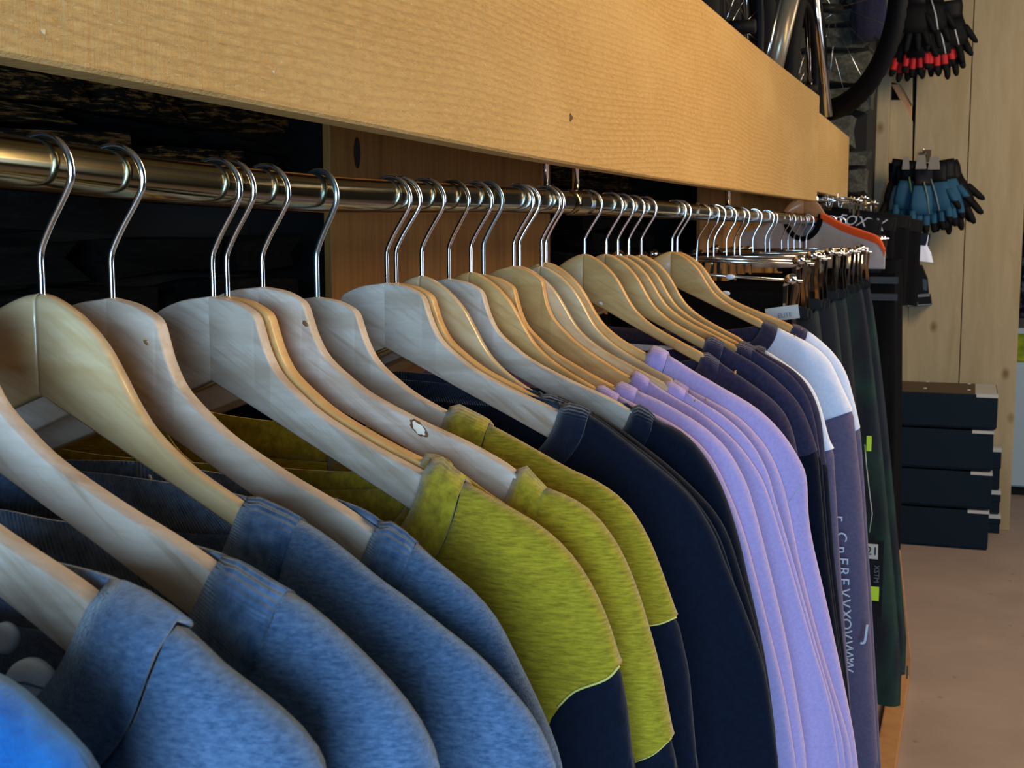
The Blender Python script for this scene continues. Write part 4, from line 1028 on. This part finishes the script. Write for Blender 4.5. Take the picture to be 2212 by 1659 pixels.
# dark blue cloth above the stone pier
P = ony(1878, -95, 6.05); n = 26; vs = []; fs = []
for r in range(9):
    for k in range(n):
        a = 2*math.pi*k/n; rr = 1+.10*math.sin(3*a+r)+.05*math.sin(7*a)
        vs.append((.075*rr*math.cos(a)+.01, .035*rr*math.sin(a), -.36*r/8-.015*math.cos(a*2)*(r/8)))
for r in range(8):
    for k in range(n): fs.append((r*n+k, r*n+(k+1) % n, (r+1)*n+(k+1) % n, (r+1)*n+k))
fs.append(tuple(range(8*n, 9*n)))
o = mesh('cloth_bag', vs, fs, fabric('dark_indigo_cloth', (.012, .014, .035), (.03, .03, .07)), None); recalc(o); o.location = P
tag(o, 'dark indigo cloth bag hanging above the stone pier', 'bag')

# small dark packages by the planks
def package(pts, y, th, label, bits):
    P0 = ony(*pts[0], y); r = empty('package', P0); tag(r, label, 'package')
    poly = [(px(u, v, y)[0]-P0[0], px(u, v, y)[1]-P0[2]) for u, v in pts]
    prism('carton_body', poly, 'y', 0, th, M['bk_plastic'], r, .002)
    for nm, q, m in bits:
        poly = [(px(u, v, y)[0]-P0[0], px(u, v, y)[1]-P0[2]) for u, v in q]; prism(nm, poly, 'y', -.0015, 0, m, r)
    return r
package([(1962, 576), (1991, 573), (2003, 602), (2006, 636), (1962, 640)], PLANE-.085, .08, 'dark pointed package with a small blue mark beside the planks',
        [('print', [(1967, 579), (1980, 577), (1981, 585), (1969, 586)], plain('blue_print', (.01, .08, .28), .5)), ('window', [(1993, 602), (2002, 604), (2003, 628), (1994, 626)], plain('dark_grey_print', (.02, .02, .022), .4))])
package([(1960, 642), (2009, 637), (2012, 660), (1959, 663)], PLANE-.125, .12, 'flat black package edged in pale grey, white emblem, under the pointed one',
        [('edge_strip', [(1960, 638), (2007, 634), (2009, 640), (1960, 644)], plain('pale_edge', (.16, .16, .17), .5)), ('edge_strip', [(1960, 659), (2012, 656), (2012, 659), (1960, 662)], GREY), ('emblem', [(1969, 656), (1974, 650), (1980, 652), (1983, 655)], M['ink'])])

# ------------------------------------------------------------------ right edge: cabinet and what stands on it
yc_ = yfloor(2200, 1072)
xl = px(2172, 900, yc_)[0]; zt_ = px(2200, 784, yc_)[1]
cab = empty('cabinet', (xl+.4, yc_+.25, 0)); tag(cab, 'pale bluish cabinet standing past the plank partition, right edge', 'cabinet')
PALE = plain('pale_blue_lacquer', (.42, .52, .56), .4)
box('body', (-.4, -.23, .05), (.4, .25, zt_), PALE, cab, .004); box('base', (-.38, -.21, 0), (.38, .23, .05), M['bk_plastic'], cab)
box('door', (-.395, -.245, .06), (-.003, -.23, zt_-.03), PALE, cab, .003); box('door', (.003, -.245, .06), (.395, -.23, zt_-.03), PALE, cab, .003)
gx = px(2195, 750, yc_)[0]
pk = empty('snack_package', (gx+.04, yc_+.12, zt_)); tag(pk, 'green and yellow package standing on the pale cabinet', 'package')
LG = fabric('green_yellow_print', (.05, .16, .01), (.62, .60, .05), (1, 1, 1), 9, 0, 0)
box('pouch', (-.05, -.02, 0), (.06, .04, px(2200, 724, yc_)[1]-zt_), LG, pk, .008); box('header', (-.05, -.005, px(2200, 724, yc_)[1]-zt_-.004), (.06, .01, px(2200, 712, yc_)[1]-zt_), PALE, pk)
jk = empty('jacket', (px(2212, 600, yc_+.1)[0]+.13, yc_+.15, px(2210, 690, yc_)[1])); tag(jk, 'dark patterned jacket hanging above the cabinet, cut by the right edge', 'jacket')
h_ = px(2210, 480, yc_)[1]-px(2210, 690, yc_)[1]; vs = []; fs = []; n = 24
for r in range(9):
    for k in range(n):
        a = 2*math.pi*k/n; rr = 1+.05*math.sin(5*a+r*.7); vs.append(((.17-.05*(r/8)**3)*rr*math.cos(a), .06*rr*math.sin(a), h_*r/8))
for r in range(8):
    for k in range(n): fs.append((r*n+k, r*n+(k+1) % n, (r+1)*n+(k+1) % n, (r+1)*n+k))
fs += [tuple(range(n)), tuple(range(8*n, 9*n))]
o = mesh('body', vs, fs, fabric('dark_pattern', (.004, .005, .016), (.10, .10, .14), (1, 1, 1), 16, .0005, 0, lo=.55, hi=.62), jk); recalc(o)
tube('hook', [(0, 0, h_), (0, 0, h_+.08), (.02, 0, h_+.1)], .003, M['hook'], jk, 8)

# ------------------------------------------------------------------ boards at floor level under the trousers
yA = yfloor(1935, 1659); xA = ony(1938, 1659, yA)[0]
pb = box('floor_board', (xA-.06, yA-1.0, 0), (xA, yfloor(1962, 1472), .035), M['plinth'], None, .004); tag(pb, 'orange-brown board lying along the floor under the trousers', 'board')
yB = 4.36
o = prism('leaning_board', [px(u, v, yB) for u, v in ((1900, 1190), (1944, 1190), (1968, 1425), (1964, 1500), (1900, 1500))], 'y', yB, yB+.02, M['plinth'], None, .002)
tag(o, 'orange-brown board leaning behind the trouser hems', 'board')
